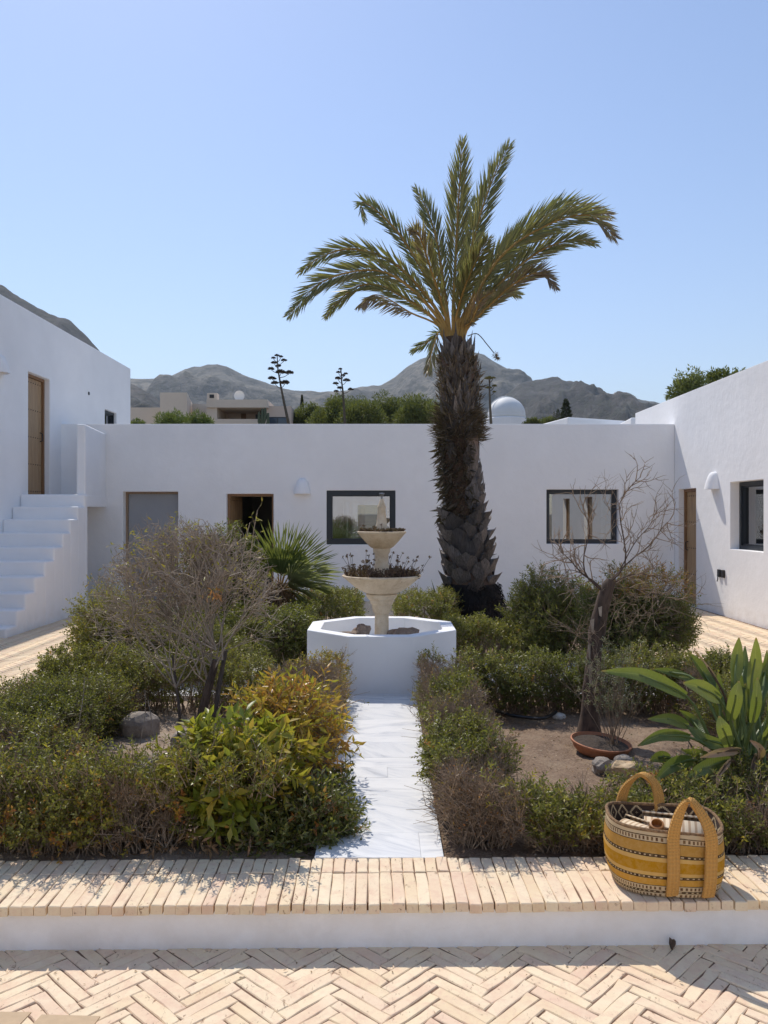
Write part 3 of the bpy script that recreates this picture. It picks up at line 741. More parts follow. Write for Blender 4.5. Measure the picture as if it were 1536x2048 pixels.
# ---- building behind the photographer (seen mirrored in the windows)
rear = empty('building', (0, -3.5, 0), label='white building behind the photographer, seen only mirrored in the window panes', cat='building')
V, Fs = gridwall((0, -3.6, 0), (1, 0, 0), (0, 1, 0), (-9, 4.2), (-.03, 3.4), .3, [(-1.09, -.23, 0, 1.97), (.6, 1.8, 1.0, 2.0)])
MB().add(V, Fs).build('wall', M_white, rear)
MB().box(-9, 4.2, -7.5, -3.902, 3.0, 3.2).build('roof', M_roof, rear); V, Fs = gridwall((0, -7.5, 0), (1, 0, 0), (0, 1, 0), (-9, 4.2), (-.03, 3.3), .3, [(-1.6, .3, 0, 2.1)])
MB().add(V, Fs).build('rear_wall', M_white, rear)
window(rear, .6, 1.8, 1.0, 2.0, 'x', -3.66, -1)

# ---- white roofs behind the back wall
def prism_building(name, pts, z1, mat, label, cat='building'):
    mb = MB(); mb.prism(pts, -.05, z1); return bev(mb.build(name, mat, label=label, cat=cat), .03)
A = P(1136, 834, 22); B = P(1084, 847, 23.7); C = P(1252, 840, 22.9)
prism_building('flat_roof_house', [(A.x, A.y), (C.x, C.y), (C.x - 1, C.y + 6), (B.x - 1.8, B.y + 6), (B.x, B.y)], A.z, M_white, 'flat white roof showing above the back wall, right of the dome')
A = P(1262, 835, 20); B = P(1240, 847.5, 21.3)
prism_building('flat_roof_house', [(A.x, A.y), (A.x + 2, A.y + .1), (A.x + 2, A.y + 5), (B.x, B.y + 4), (B.x, B.y)], A.z, M_white, 'small white roof block in the corner by the right hand building')
# ---- observatory dome
D = 60; c = P(1013, 831, D); ob_ = empty('observatory', (c.x, c.y, 0), label='white hemispherical observatory dome above the back wall, right of the palm trunk', cat='dome')
M_dome = flat('dome_white', (.74, .74, .72), .65, var=.04, scale=1.2)
r0 = 37.5 * D / F; rb_ = 40.5 * D / F
mb = MB(); mb.lathe([(rb_, -.05), (rb_, c.z - .28), (rb_ - .06, c.z - .22)], 48, (c.x, c.y)); mb.build('drum', M_white, ob_)
mb = MB(); prof = [(r0, c.z - .2), (r0 + .03, c.z - .12), (r0 + .03, c.z - .05), (r0, c.z - .02)] + [(r0 * math.cos(a), c.z + r0 * .97 * math.sin(a)) for a in np.linspace(.0, 1.52, 16)]
mb.lathe(prof, 56, (c.x, c.y)); bev(mb.build('dome', M_dome, ob_, smooth=True), .01)
mb = MB()
for off in (-.22, .22):
    pts = []
    for a in np.linspace(.15, 2.2, 22):
        v = Vector((math.cos(a) * math.cos(.25), -math.sin(.25) * math.cos(a), math.sin(a))) * (r0 + .02); side = Vector((math.sin(.25), math.cos(.25), 0))
        pts.append(Vector((c.x, c.y, c.z)) - v * Vector((1, 1, -1)) + side * off) if False else pts.append(Vector((c.x - v.x, c.y + v.y, c.z + v.z * .98)) + side * off)
    mb.tube(pts, .035, 6)
mb.build('shutter_rail', M_dome, ob_)

# ---- beige house
bh = empty('house', (-9, 44, 0), label='flat roofed beige house with a terrace and chimney beyond the back wall', cat='house')
def pbox(x0, x1, y0, y1, D, dep, mat, name):
    a = P(x0, y0, D); b = P(x1, y1, D); return MB().box(a.x, b.x, D, D + dep, b.z, a.z).build(name, mat, bh)
def gb(x0, x1, ytop, D, dep, mat, name='wall'):
    a = P(x0, ytop, D); b = P(x1, ytop, D); return MB().box(a.x, b.x, D, D + dep, -.05, a.z).build(name, mat, bh)
gb(240, 320, 815, 44.5, 5, M_beige, 'low_wing')
a = P(320, 785, 43); b = P(374, 785, 43); MB().prism([(a.x, 43), (b.x, 43), (P(386, 0, 48).x, 48), (a.x, 48)], -.05, a.z).build('tower_block', M_beige, bh)
gb(384, 416, 808, 46, 4, M_beige, 'link_wing')
gb(413, 535, 838, 44, 1.2, M_beige, 'terrace_wall')
pbox(413, 535, 799, 815, 43.9, 7, M_beige, 'upper_wall'); gb(413, 535, 812, 46.6, 4, M_beige2, 'recess_wall')
pbox(413, 434, 812, 840, 44.02, 4, M_beige, 'pier'); 
gb(533, 582, 812, 44.4, 5, M_beige2, 'right_wing')
pbox(414, 434, 786, 799, 46, .6, M_beige, 'chimney'); pbox(419, 428, 789, 796, 45.97, .02, M_black, 'chimney_opening')
w = pbox(534, 576, 834, 850, 44.37, .03, M_dark, 'window'); 
for x0, x1 in ((536, 554), (556, 574)):
    q = pbox(x0, x1, 836, 850, 44.34, .02, flat('far_glass', (.05, .07, .10), .1), 'pane'); setparent(q, w)
pbox(482, 492, 824, 838, 46.55, .04, M_frame, 'door'); pbox(511, 529, 829, 838, 46.55, .04, M_dark, 'window')
for x in (452, 501):
    pbox(x, x + 4, 817, 821, 46.5, .08, M_black, 'terrace_lamp')
# satellite dish on its roof
sdc = P(479, 792, 46); so = empty('satellite_dish', (sdc.x, sdc.y, P(479, 799, 46).z), label='pale round satellite dish standing on the beige house roof', cat='satellite dish')
V = []; sg = 20
for rr, dd in ((0, 0), (.12, .01), (.22, .04), (.30, .08)):
    for k in range(sg): a = 2 * math.pi * k / sg; V.append((sdc.x + rr * math.cos(a), sdc.y - dd, sdc.z + rr * math.sin(a)))
MB().add(V, [(i * sg + k, i * sg + (k + 1) % sg, (i + 1) * sg + (k + 1) % sg, (i + 1) * sg + k) for i in range(3) for k in range(sg)]).build('dish', M_dome, so)
MB().tube([(sdc.x, sdc.y + .05, P(479, 799, 46).z), (sdc.x, sdc.y + .03, sdc.z)], .03).build('mast', M_dome, so)
an = P(362, 785, 45); MB().tube([an, an + Vector((0, 0, .5))], .02).tube([an + Vector((-.3, 0, .3)), an + Vector((.25, 0, .42))], .012).tube([an + Vector((-.2, 0, .42)), an + Vector((.3, 0, .56))], .012).build('antenna', M_metal, label='thin television aerial on the beige house roof', cat='antenna')

# ================================================================== BACKGROUND TREES
def crown(cx, cy, cz, rx, ry, rz, n, L, W, t0, t1, clumps=26, seed=0, fo=None, shell=.35, fill=.5, upl=.3):
    r = np.random.default_rng(seed); fo = fo or Foliage()
    d = r.normal(size=(clumps, 3)); d = unit(d); d[:, 2] = np.abs(d[:, 2]) * .95 - .15
    cc = d * r.uniform(.45, .95, (clumps, 1)); cr = r.uniform(.22, .42, clumps)
    k = r.integers(0, clumps, n); q = unit(r.normal(size=(n, 3))); rad = cr[k] * r.uniform(shell, 1, n) ** fill
    p = cc[k] + q * rad[:, None]
    pos = np.array([cx, cy, cz]) + p * np.array([rx, ry, rz])
    dd = unit(q + r.normal(size=(n, 3)) * .6 + np.array([0, 0, upl])); nn = unit(q + r.normal(size=(n, 3)) * .5)
    tint = t0 + (t1 - t0) * np.clip(r.random(clumps)[k] * .6 + r.random(n) * .4, 0, 1)
    fo.leaves(pos, dd, nn, L * r.uniform(.6, 1.2, n), W * r.uniform(.7, 1.2, n), tint); return fo, np.array([cx, cy, cz]) + cc * np.array([rx, ry, rz])
def tree(name, px, ytop, D, wpx, hpx, mat, label, n=6000, t=(0, 1), L=.22, W=.08, seed=0, trunk=.18, group=None, cat='tree', clumps=30, trunkmat=None, fill=.5):
    top = P(px, ytop, D); rx = wpx * D / F / 2; rz = hpx * D / F / 2
    root = empty(name, (top.x, D, 0), label=label, cat=cat, group=group)
    fo, cc = crown(top.x, D, top.z - rz * 1.1, rx, rx * .9, rz * 1.05, n, L, W, t[0], t[1], clumps, seed, fill=fill)
    fo.build('crown', [mat, trunkmat or M_barkg], root)
    m = MB(); z1 = top.z - rz; m.tube([(top.x, D, -.05), (top.x + .1, D, z1 * .5), (top.x, D, z1)], [trunk, trunk * .8, trunk * .5], 8)
    for q in cc[:7]: m.tube([(top.x, D, z1 - rz * .5), (np.array([top.x, D, z1]) + (q - np.array([top.x, D, z1])) * .5 - [0, 0, .1]), q], [trunk * .5, trunk * .3, trunk * .12], 5)
    m.build('trunk', trunkmat or M_barkg, root); return root
for i, (px, yt, D, w, h, lab) in enumerate([
    (618, 804, 46, 75, 90, 'low dark pine at the left end of the pine clump'), (668, 788, 42, 95, 110, 'rounded olive green pine right of the second agave stalk'),
    (722, 792, 40, 90, 100, 'bushy green pine in the middle of the clump, lower than its neighbours'), (775, 778, 44, 110, 120, 'tallest broad pine in the clump behind the back wall'),
    (835, 786, 41, 95, 110, 'bright green pine just left of the palm trunk'), (880, 800, 47, 80, 100, 'dark pine partly hidden behind the palm trunk'), (700, 785, 52, 90, 100, 'far pine rising behind the middle of the clump')]):
    tree('pine_tree', px, yt, D, w, h, M_pine, lab, n=9000, L=.20, W=.05, seed=i, group='pines beyond the back wall', t=((0, .9), (.2, 1), (.1, .9), (0, .8), (.35, 1), (0, .6), (0, .7))[i], clumps=38)
tree('feathery_tree', 345, 814, 30, 70, 85, M_feath, 'feathery green tree in front of the beige house, left one', n=4500, L=.16, W=.03, seed=21, fill=.6)
tree('feathery_tree', 392, 818, 31, 70, 80, M_feath, 'feathery green tree in front of the beige house, right one', n=4500, L=.16, W=.03, seed=22, fill=.6)
tree('small_bush', 272, 838, 31, 34, 30, M_feath, 'small green bush top at the left end of the back wall', n=1200, L=.12, W=.04, seed=23)
tree('olive_tree', 1382, 728, 24, 78, 120, M_pine, 'grey green tree rising behind the right building, left part', n=2200, L=.14, W=.045, seed=31, t=(.3, .95), clumps=20, fill=.8)
tree('olive_tree', 1448, 724, 25, 100, 100, M_pine, 'darker tree crown behind the right building, farther right', n=3000, L=.14, W=.045, seed=32, t=(.2, .8), clumps=24, fill=.8)
tree('olive_tree', 1345, 780, 24, 40, 60, M_pine, 'small loose tree top just above the right building corner', n=900, L=.12, W=.04, seed=33, t=(.1, .8), clumps=9)
tree('round_bush', 1066, 836, 55, 44, 30, M_pine, 'dark rounded bush beside the observatory drum', n=2500, L=.16, W=.07, seed=34, t=(.1, .6))
tree('round_bush', 1100, 832, 60, 40, 34, M_pine, 'yellowish bush between the dome and the small conifers', n=2500, L=.16, W=.07, seed=35, t=(.3, .9))
def conifer(px, ytop, ybase, D, wpx, label, seed, loose=.1, n=4500):
    r = np.random.default_rng(seed); top = P(px, ytop, D); base = P(px, ybase, D); h = top.z - base.z; w = wpx * D / F / 2
    root = empty('cypress_tree', (top.x, D, 0), label=label, cat='tree'); f = r.random(n) ** .8
    ang = r.uniform(0, 6.28, n); rad = w * (np.sin(np.clip(f * 1.0, 0, 1) * math.pi * .5 + .1) ) * r.uniform(.4, 1, n) * (1 + loose * np.sin(f * 40 + ang * 2))
    pos = np.stack([top.x + rad * np.cos(ang), D + rad * np.sin(ang), top.z - f * h], 1)
    d = unit(np.stack([np.cos(ang) * .6, np.sin(ang) * .6, np.ones(n) * (1 - loose * 3)], 1) + r.normal(size=(n, 3)) * .3)
    fo = Foliage(); fo.leaves(pos, d, rdir(n), w * .45, w * .14, r.random(n)); fo.build('crown', [M_cyp, M_barkg], root)
    MB().tube([(top.x, D, -.05), (top.x, D, top.z - .4 * h)], [w * .25, w * .08], 6).build('trunk', M_barkg, root)
conifer(604, 790, 850, 60, 10, 'slim dark cypress between the agave stalk and the pines', 1)
conifer(1132, 799, 845, 38, 20, 'ragged dark conifer left of the white roof', 2, .28, 1800)
conifer(1116, 818, 845, 39, 10, 'small dark conifer beside the ragged one', 3, .28, 900)
conifer(1108, 823, 845, 40, 7, 'smallest dark conifer, leftmost beside the white roof', 4, .28, 600)
# agave flower stalks
def agave(pts, D, heads, label, seed, sc=1.0, mat=M_agave, tint=(0, .5)):
    root = empty('agave_stalk', (P(pts[-1][0], 0, D).x, D, 0), label=label, cat='plant', group='agave flower stalks beyond the back wall')
    top = [P(x, y, D) for x, y in pts]; m = MB(); base = top[-1].copy(); base.z = -.05
    m.tube(top + [base], [.018 + .012 * i for i in range(len(top) + 1)], 7); 
    fo = Foliage(); r = np.random.default_rng(seed)
    for (x, y, w, h) in heads:
        c = P(x, y, D); c.y += r.uniform(-.25, .25); cx = np.interp(y + 6, [p[1] for p in pts], [p[0] for p in pts]); s = P(cx, y + 8, D)
        m.tube([s, (s + c) / 2 + Vector((0, 0, -.04)), c], [.018, .014, .012], 5)
        n = 260; q = unit(r.normal(size=(n, 3))); q[:, 2] = np.abs(q[:, 2]); rw = w * D / F / 2; rh = h * D / F / 2
        pos = np.array(c) + q * np.array([rw, rw, rh]) * r.uniform(.3, .8, (n, 1)); fo.leaves(pos, unit(q + [0, 0, .3]), rdir(n), rw * .5, rw * .22, r.uniform(tint[0], tint[1], n))
    m.build('stalk', M_agave, root); fo.build('flower_heads', [mat, M_agave], root)
M_ag = leaf_mat('agave_heads', [(0, (.05, .038, .028)), (1, (.15, .11, .07))], .8, .05)
agave([(554, 708), (556, 740), (562, 775), (568, 805), (577, 846)], 34,
      [(554, 712, 10, 6), (546, 716, 9, 6), (563, 716, 9, 6), (549, 728, 13, 7), (541, 738, 13, 9), (568, 722, 12, 7), (561, 746, 20, 11), (579, 748, 17, 10), (543, 757, 16, 8), (570, 768, 20, 10), (556, 732, 12, 7), (551, 769, 15, 8)], 'taller agave flower stalk left of the pine clump', 1)
agave([(682, 736), (683, 760), (686, 785), (688, 815), (690, 846)], 36,
      [(681, 740, 8, 5), (677, 746, 9, 6), (691, 747, 9, 6), (676, 759, 13, 8), (693, 762, 14, 8), (671, 768, 12, 7), (701, 779, 12, 7), (680, 777, 12, 7), (686, 752, 9, 6), (673, 785, 10, 5)], 'shorter agave flower stalk in front of the pines', 2)
M_ag2 = leaf_mat('agave_heads_green', [(0, (.09, .08, .03)), (1, (.22, .17, .05))], .8, .1)
agave([(980, 752), (979, 775), (980, 805), (982, 846)], 30,
      [(976, 760, 16, 8), (986, 757, 10, 5), (978, 776, 12, 6), (988, 774, 10, 7), (990, 783, 8, 4)], 'thin greenish agave stalk between the palm trunk and the dome', 3, mat=M_ag2)
cac = P(525, 845, 43); cr_ = empty('cactus', (cac.x, cac.y, 0), label='branched green cactus in front of the beige house terrace', cat='cactus')
m = MB()
for dx, h0, h1 in ((-.18, 2, 6.0), (0, 0, 6.3), (.15, 2, 6.35), (.3, 3, 5.9)):
    z = P(0, 815, 43).z - (6.4 - h1) * .6; m.tube([(cac.x + dx * .3, 43, 0 if dx == 0 else z - .9), (cac.x + dx, 43, z - .5), (cac.x + dx, 43, z)], [.07, .09, .06], 8)
m.build('stems', flat('cactus_green', (.07, .09, .05), .7), cr_)

# ================================================================== FOUNTAIN
fx, fy = -.02, 6.96
basin = empty('fountain', (fx, fy, GZ), label='tiered limestone fountain with two dry planted bowls in an octagonal white basin', cat='fountain')
Wd = 1.25; Ro = Wd / 2 / math.cos(R(22.5)); Ri = Ro - .12
oct_o = [(fx + Ro * math.cos(R(22.5 + 45 * k)), fy + Ro * math.sin(R(22.5 + 45 * k))) for k in range(8)]
oct_i = [(fx + Ri * math.cos(R(22.5 + 45 * k)), fy + Ri * math.sin(R(22.5 + 45 * k))) for k in range(8)]
zt = .630; V = [(x, y, GZ - .03) for x, y in oct_o] + [(x, y, zt) for x, y in oct_o] + [(x, y, zt) for x, y in oct_i] + [(x, y, .44) for x, y in oct_i]
Fs = []
for k in range(8):
    k2 = (k + 1) % 8; Fs += [(k, k2, 8 + k2, 8 + k), (8 + k, 8 + k2, 16 + k2, 16 + k), (16 + k, 16 + k2, 24 + k2, 24 + k)]
Fs.append(tuple(24 + k for k in range(8)))
bev(MB().add(V, Fs).build('basin', M_basin, basin), .008, 2, 20)
mb = MB(); mb.lathe([(.062, .44), (.062, .60), (.060, .735), (.072, .742), (.086, .79), (.088, .815), (.097, .822), (.104, .84), (.106, .855), (.118, .862), (.134, .885), (.137, .905), (.128, .910)], 40, (fx, fy)); mb.build('pedestal', M_fountain, basin, smooth=True)
mb = MB(); mb.lathe([(.128, .911), (.145, .918), (.19, .94), (.24, .973), (.29, 1.015), (.325, 1.045), (.342, 1.055), (.345, 1.066), (.338, 1.072), (.318, 1.068), (.28, 1.03), (.20, .99), (.0, .98)], 56, (fx, fy), cap=False); mb.build('lower_bowl', M_fountain, basin, smooth=True)
mb = MB(); mb.lathe([(.060, .98), (.062, 1.1), (.066, 1.15), (.058, 1.17), (.060, 1.25), (.074, 1.27), (.076, 1.303), (.090, 1.306)], 32, (fx, fy)); mb.build('column', M_fountain, basin, smooth=True)
mb = MB(); mb.lathe([(.090, 1.307), (.105, 1.318), (.15, 1.365), (.19, 1.415), (.212, 1.436), (.214, 1.447), (.205, 1.450), (.17, 1.42), (.0, 1.40)], 48, (fx, fy), cap=False); mb.build('upper_bowl', M_fountain, basin, smooth=True)
mb = MB(); mb.lathe([(.055, 1.42), (.052, 1.49), (.046, 1.51), (.033, 1.64), (.036, 1.648), (.037, 1.665), (.030, 1.68), (.018, 1.715), (.014, 1.73)], 24, (fx, fy)); mb.build('finial', M_fountain, basin, smooth=True)
mb = MB(); mb.lathe([(.010, 1.731), (.010, 1.752), (.020, 1.765), (.024, 1.775), (.022, 1.782), (.006, 1.784)], 16, (fx, fy)); mb.build('nozzle', M_metal, basin, smooth=True)
# dry plants in bowls: parts would be things inside -> own things
def bowl_plants(r0, z0, n, h, label, tallf, seed):
    r = np.random.default_rng(seed); fo = Foliage(); a = r.uniform(0, 6.28, n); rr = r0 * np.sqrt(r.uniform(.1, 1, n)); base = np.stack([fx + rr * np.cos(a), fy + rr * np.sin(a), np.full(n, z0)], 1)
    hh = h * r.uniform(.35, 1.0, n) * np.where(r.random(n) < tallf, 2.2, 1)
    d = unit(np.stack([np.cos(a) * .35, np.sin(a) * .35, np.ones(n)], 1) + r.normal(size=(n, 3)) * .25)
    fo.sticks(base, base + d * hh[:, None], .0022, .0016)
    k = 7; tip = base + d * hh[:, None]
    for j in range(k):
        q = rdir(n, .5); f = (r.uniform(.45, 1.0, n) * np.where(hh > h, 1.0, 1))[:, None]; fo.leaves(base + (tip - base) * np.where(hh[:, None] > h, .95 + .05 * f, f), q, rdir(n), .020, .012, r.uniform(0, 1, n))
    for j in range(3):
        q = rdir(n, .1); fo.leaves(base + [0, 0, .005], q, rdir(n), .03, .014, r.uniform(0, 1, n))
    o = fo.build('succulent_clump', [leaf_mat('dry_succulent', [(0, (.05, .025, .02)), (.6, (.13, .06, .045)), (1, (.22, .13, .09))], .6, .1), M_bark]); return tag(o, label, 'plant')
bowl_plants(.315, 1.05, 420, .10, 'dry reddish brown succulents filling the lower fountain bowl', .14, 5)
bowl_plants(.19, 1.44, 230, .035, 'dry brown succulents filling the small upper fountain bowl', .03, 6)
def rock(name, c, r3, mat, label, seed, cat='stone', sub=3, amp=.25, group=None, rot=0):
    bm = bmesh.new(); bmesh.ops.create_icosphere(bm, subdivisions=sub, radius=1)
    for v in bm.verts:
        p = np.array(v.co); k = 1 + amp * float(nz(p[None], 1.7, seed)[0]) + amp * .35 * float(nz(p[None], 5, seed + 1)[0]); q = p * k; q = np.sign(q) * np.abs(q) ** .88
        x, y = q[0] * r3[0], q[1] * r3[1]; v.co = (x * math.cos(rot) - y * math.sin(rot), x * math.sin(rot) + y * math.cos(rot), q[2] * r3[2])
    me = bpy.data.meshes.new(name); bm.to_mesh(me); bm.free(); me.materials.append(mat)
    if cat is None: o = ob(name, me)
    else: o = ob(name, me, label=label, cat=cat, group=group)
    o.location = c; return o
rock('driftwood_piece', (-.19, 6.83, .555), (.085, .055, .095), M_drift, 'rough brown piece of wood in the basin, left of the pedestal', 3, 'wood', rot=.5, amp=.45)
rock('driftwood_piece', (.17, 6.88, .555), (.135, .05, .060), M_drift, 'long weathered driftwood in the basin, right of the pedestal', 4, 'wood', rot=-.15, amp=.4)
rock('driftwood_piece', (-.33, 6.95, .555), (.10, .03, .022), M_drift, 'thin flat wood chip lying farthest left in the basin', 6, 'wood', rot=.1, amp=.4)
# small light/outlet box set into the basin
bx0 = P(653, 1316, 6.40); mb = MB(); mb.box(-.022, .022, -.012, .012, -.045, .045); mb.box(-.012, .012, -.016, -.0125, -.03, .01, 1)
o = mb.build('outlet_box', [flat('outlet_grey', (.20, .21, .2), .5), M_black], label='small grey outlet box on the front left face of the basin', cat='outlet')
o.location = (-.4545, 6.512, .405); o.rotation_euler = (0, 0, R(-45))

# ================================================================== DATE PALM
PX, PY = 1.115, 10.05
palm = empty('palm_tree', (PX, PY, .15), label='tall date palm with shaggy scaled trunk behind the fountain', cat='palm tree')
tz = [.12, .30, .55, .70, .95, 1.35, 1.75, 2.05, 2.35, 2.6, 2.85, 3.15, 3.4, 3.62, 3.8]
tx = [945, 945, 944, 943, 937, 931, 926, 922, 919, 918, 918, 919, 917, 912, 908]
tw = [138, 134, 126, 112, 108, 104, 90, 92, 94, 92, 90, 100, 92, 78, 60]
def trunk_at(z):
    return (np.interp(z, tz, tx) - 768) * PY / F, np.interp(z, tz, tw) * PY / F / 2
mb = MB(); seg = 28; V = []
zs = np.linspace(.1, 3.82, 60)
for z in zs:
    x, r_ = trunk_at(z); r_ *= np.interp(z, [.6, .8, 1.8, 2.2, 3.8], [.93, .80, .74, .66, .55])
    for k in range(seg):
        a = 2 * math.pi * k / seg; rr = r_ * (1 + .05 * float(nz(np.array([[math.cos(a), math.sin(a), z * 2]]), 5, 3)[0])); V.append((x + rr * math.cos(a), PY + rr * math.sin(a), z))
Fs = [(i * seg + k, i * seg + (k + 1) % seg, (i + 1) * seg + (k + 1) % seg, (i + 1) * seg + k) for i in range(len(zs) - 1) for k in range(seg)] + [tuple((len(zs) - 1) * seg + k for k in range(seg))]
mi = [0 if (f[0] // seg) > 9 else 1 for f in Fs]
ob('trunk', mesh_np('trunk', V, Fs, [M_fibre, M_root], smooth=True, mi=mi), palm)
def boot_mesh(w, h, out, tip, seed, thick=.03):
    """leaf-base scale: local x tangential, y outward, z up"""
    r = np.random.default_rng(seed); j = lambda s=.008: r.normal() * s
    V = [(0 + j(), -.02, -h * .55), (-w * .5 + j(), .0, -h * .05), (w * .5 + j(), .0, -h * .05),      # 0..2
         (0 + j(), out * .55, -h * .1), (-w * .40 + j(), out * .45, h * .28 + j()), (w * .40 + j(), out * .45, h * .28 + j()),  # 3..5
         (0 + j(), out + j(), h * (.45 + tip) + j()), (-w * .22 + j(), out * .9, h * .40 + j()), (w * .22 + j(), out * .9, h * .40 + j()),   # 6..8
         (-w * .40, -.03, h * .22), (w * .40, -.03, h * .22), (0, out - thick, h * (.30 + tip * .6)), (0, -.03, h * .15)]  # 9..12
    Fs = [(0, 3, 1), (0, 2, 3), (1, 3, 4), (3, 2, 5), (3, 7, 4), (3, 5, 8), (3, 6, 7), (3, 8, 6)]
    cut = [(4, 7, 11), (7, 6, 11), (6, 8, 11), (8, 5, 11), (4, 11, 9), (5, 10, 11), (9, 11, 12), (11, 10, 12)]
    sidef = [(1, 4, 9), (2, 10, 5)]
    return mesh_np('leaf_base', V, Fs + sidef + cut, [M_boot, M_boot_cut], mi=[0] * 10 + [1] * 8)
low = [boot_mesh(.235, .27, .11, .05, s) for s in range(6)]
mid = [boot_mesh(.16, .28, .06, .25, 10 + s, .02) for s in range(6)]
top = [boot_mesh(.10, .26, .045, .4, 20 + s, .015) for s in range(6)]
N_B = 215; z = .74; ang = 0; cnt = 0
for i in range(N_B):
    f = i / N_B; z = .66 + 3.04 * f ** .80; ang += 2.39996
    x0, r_ = trunk_at(z); camside = -math.sin(ang)
    # the shaggy left-front band has lost its scales
    leftish = -math.cos(ang) * .8 + camside * .5
    if 1.55 < z < 2.55 and leftish > .15: 
        if rng.random() < .75: continue
    ms = low if z < 1.75 else (mid if z < 2.75 else top)
    o = bpy.data.objects.new('leaf_base', random.choice(ms)); link(o)
    rr = r_ * np.interp(z, [.6, 1.8, 2.2, 3.8], [.84, .78, .70, .58])
    o.location = (x0 + rr * math.cos(ang), PY + rr * math.sin(ang), z)
    s = rng.uniform(.85, 1.15) * (1.0 if z < 1.5 else rng.uniform(.75, 1.3))
    o.rotation_euler = (R(rng.normal() * 6 - (4 if z > 2.6 else 0)), R(rng.normal() * 5), ang - math.pi / 2 + rng.normal() * .08); o.scale = (s, s * rng.uniform(.75, 1.2), s * rng.uniform(.9, 1.2))
    setparent(o, palm)
# fibre and hairs
fo = Foliage()
def hairs(n, z0, z1, L, lr=0, droop=.0, out=.5, up=.2, t=(0, 1), wd=.012, sel=None):
    a = rng.uniform(0, 6.28, n); zz_ = rng.uniform(z0, z1, n)
    if sel is not None: keep = sel(a, zz_); a = a[keep]; zz_ = zz_[keep]
    n = len(a); xx = (np.interp(zz_, tz, tx) - 768) * PY / F; rr = np.interp(zz_, tz, tw) * PY / F / 2 * rng.uniform(.62, .9, n)
    base = np.stack([xx + rr * np.cos(a), PY + rr * np.sin(a), zz_], 1)
    d = unit(np.stack([np.cos(a) * out, np.sin(a) * out, np.full(n, up)], 1) + rng.normal(size=(n, 3)) * .33)
    fo.leaves(base, d, rdir(n), L * rng.uniform(.4, 1.3, n), wd * rng.uniform(.5, 1.6, n), rng.uniform(t[0], t[1], n), fold=.1, curl=droop)
left = lambda a, z: (-np.cos(a) * .8 - np.sin(a) * .5) > .0
hairs(2600, 1.5, 2.62, .10, out=.5, up=-.15, t=(0, .6), sel=left)
hairs(900, 1.5, 2.5, .14, out=.6, up=-.4, t=(0, .5), sel=left, wd=.03)
hairs(1700, 2.50, 2.85, .17, out=.7, up=.25, t=(.1, .8), wd=.012)
hairs(1500, 2.75, 3.6, .11, out=.35, up=.6, t=(.2, .9), wd=.016)
hairs(700, 1.0, 2.0, .08, out=.5, up=.3, t=(0, .7), wd=.008)
M_hair = leaf_mat('palm_shag', [(0, (.025, .015, .012)), (.5, (.095, .058, .038)), (.85, (.20, .145, .10)), (1, (.30, .23, .17))], .8, .05)
fo.build('shaggy_fibre', [M_hair, M_fibre], palm, kind='stuff')
fo = Foliage()
a = rng.uniform(0, 6.28, 2600); zz_ = rng.uniform(.12, .74, 2600); xx = (np.interp(zz_, tz, tx) - 768) * PY / F; rr = np.interp(zz_, tz, tw) * PY / F / 2 * rng.uniform(.9, 1.02, 2600)
b0 = np.stack([xx + rr * np.cos(a), PY + rr * np.sin(a), zz_], 1); d = unit(np.stack([np.cos(a) * .6, np.sin(a) * .6, np.full(2600, -.8)], 1) + rng.normal(size=(2600, 3)) * .3)
fo.sticks(b0, b0 + d * rng.uniform(.02, .07, (2600, 1)), .006, .002, m=1); fo.build('root_mat', [M_hair, M_root], palm, kind='stuff')

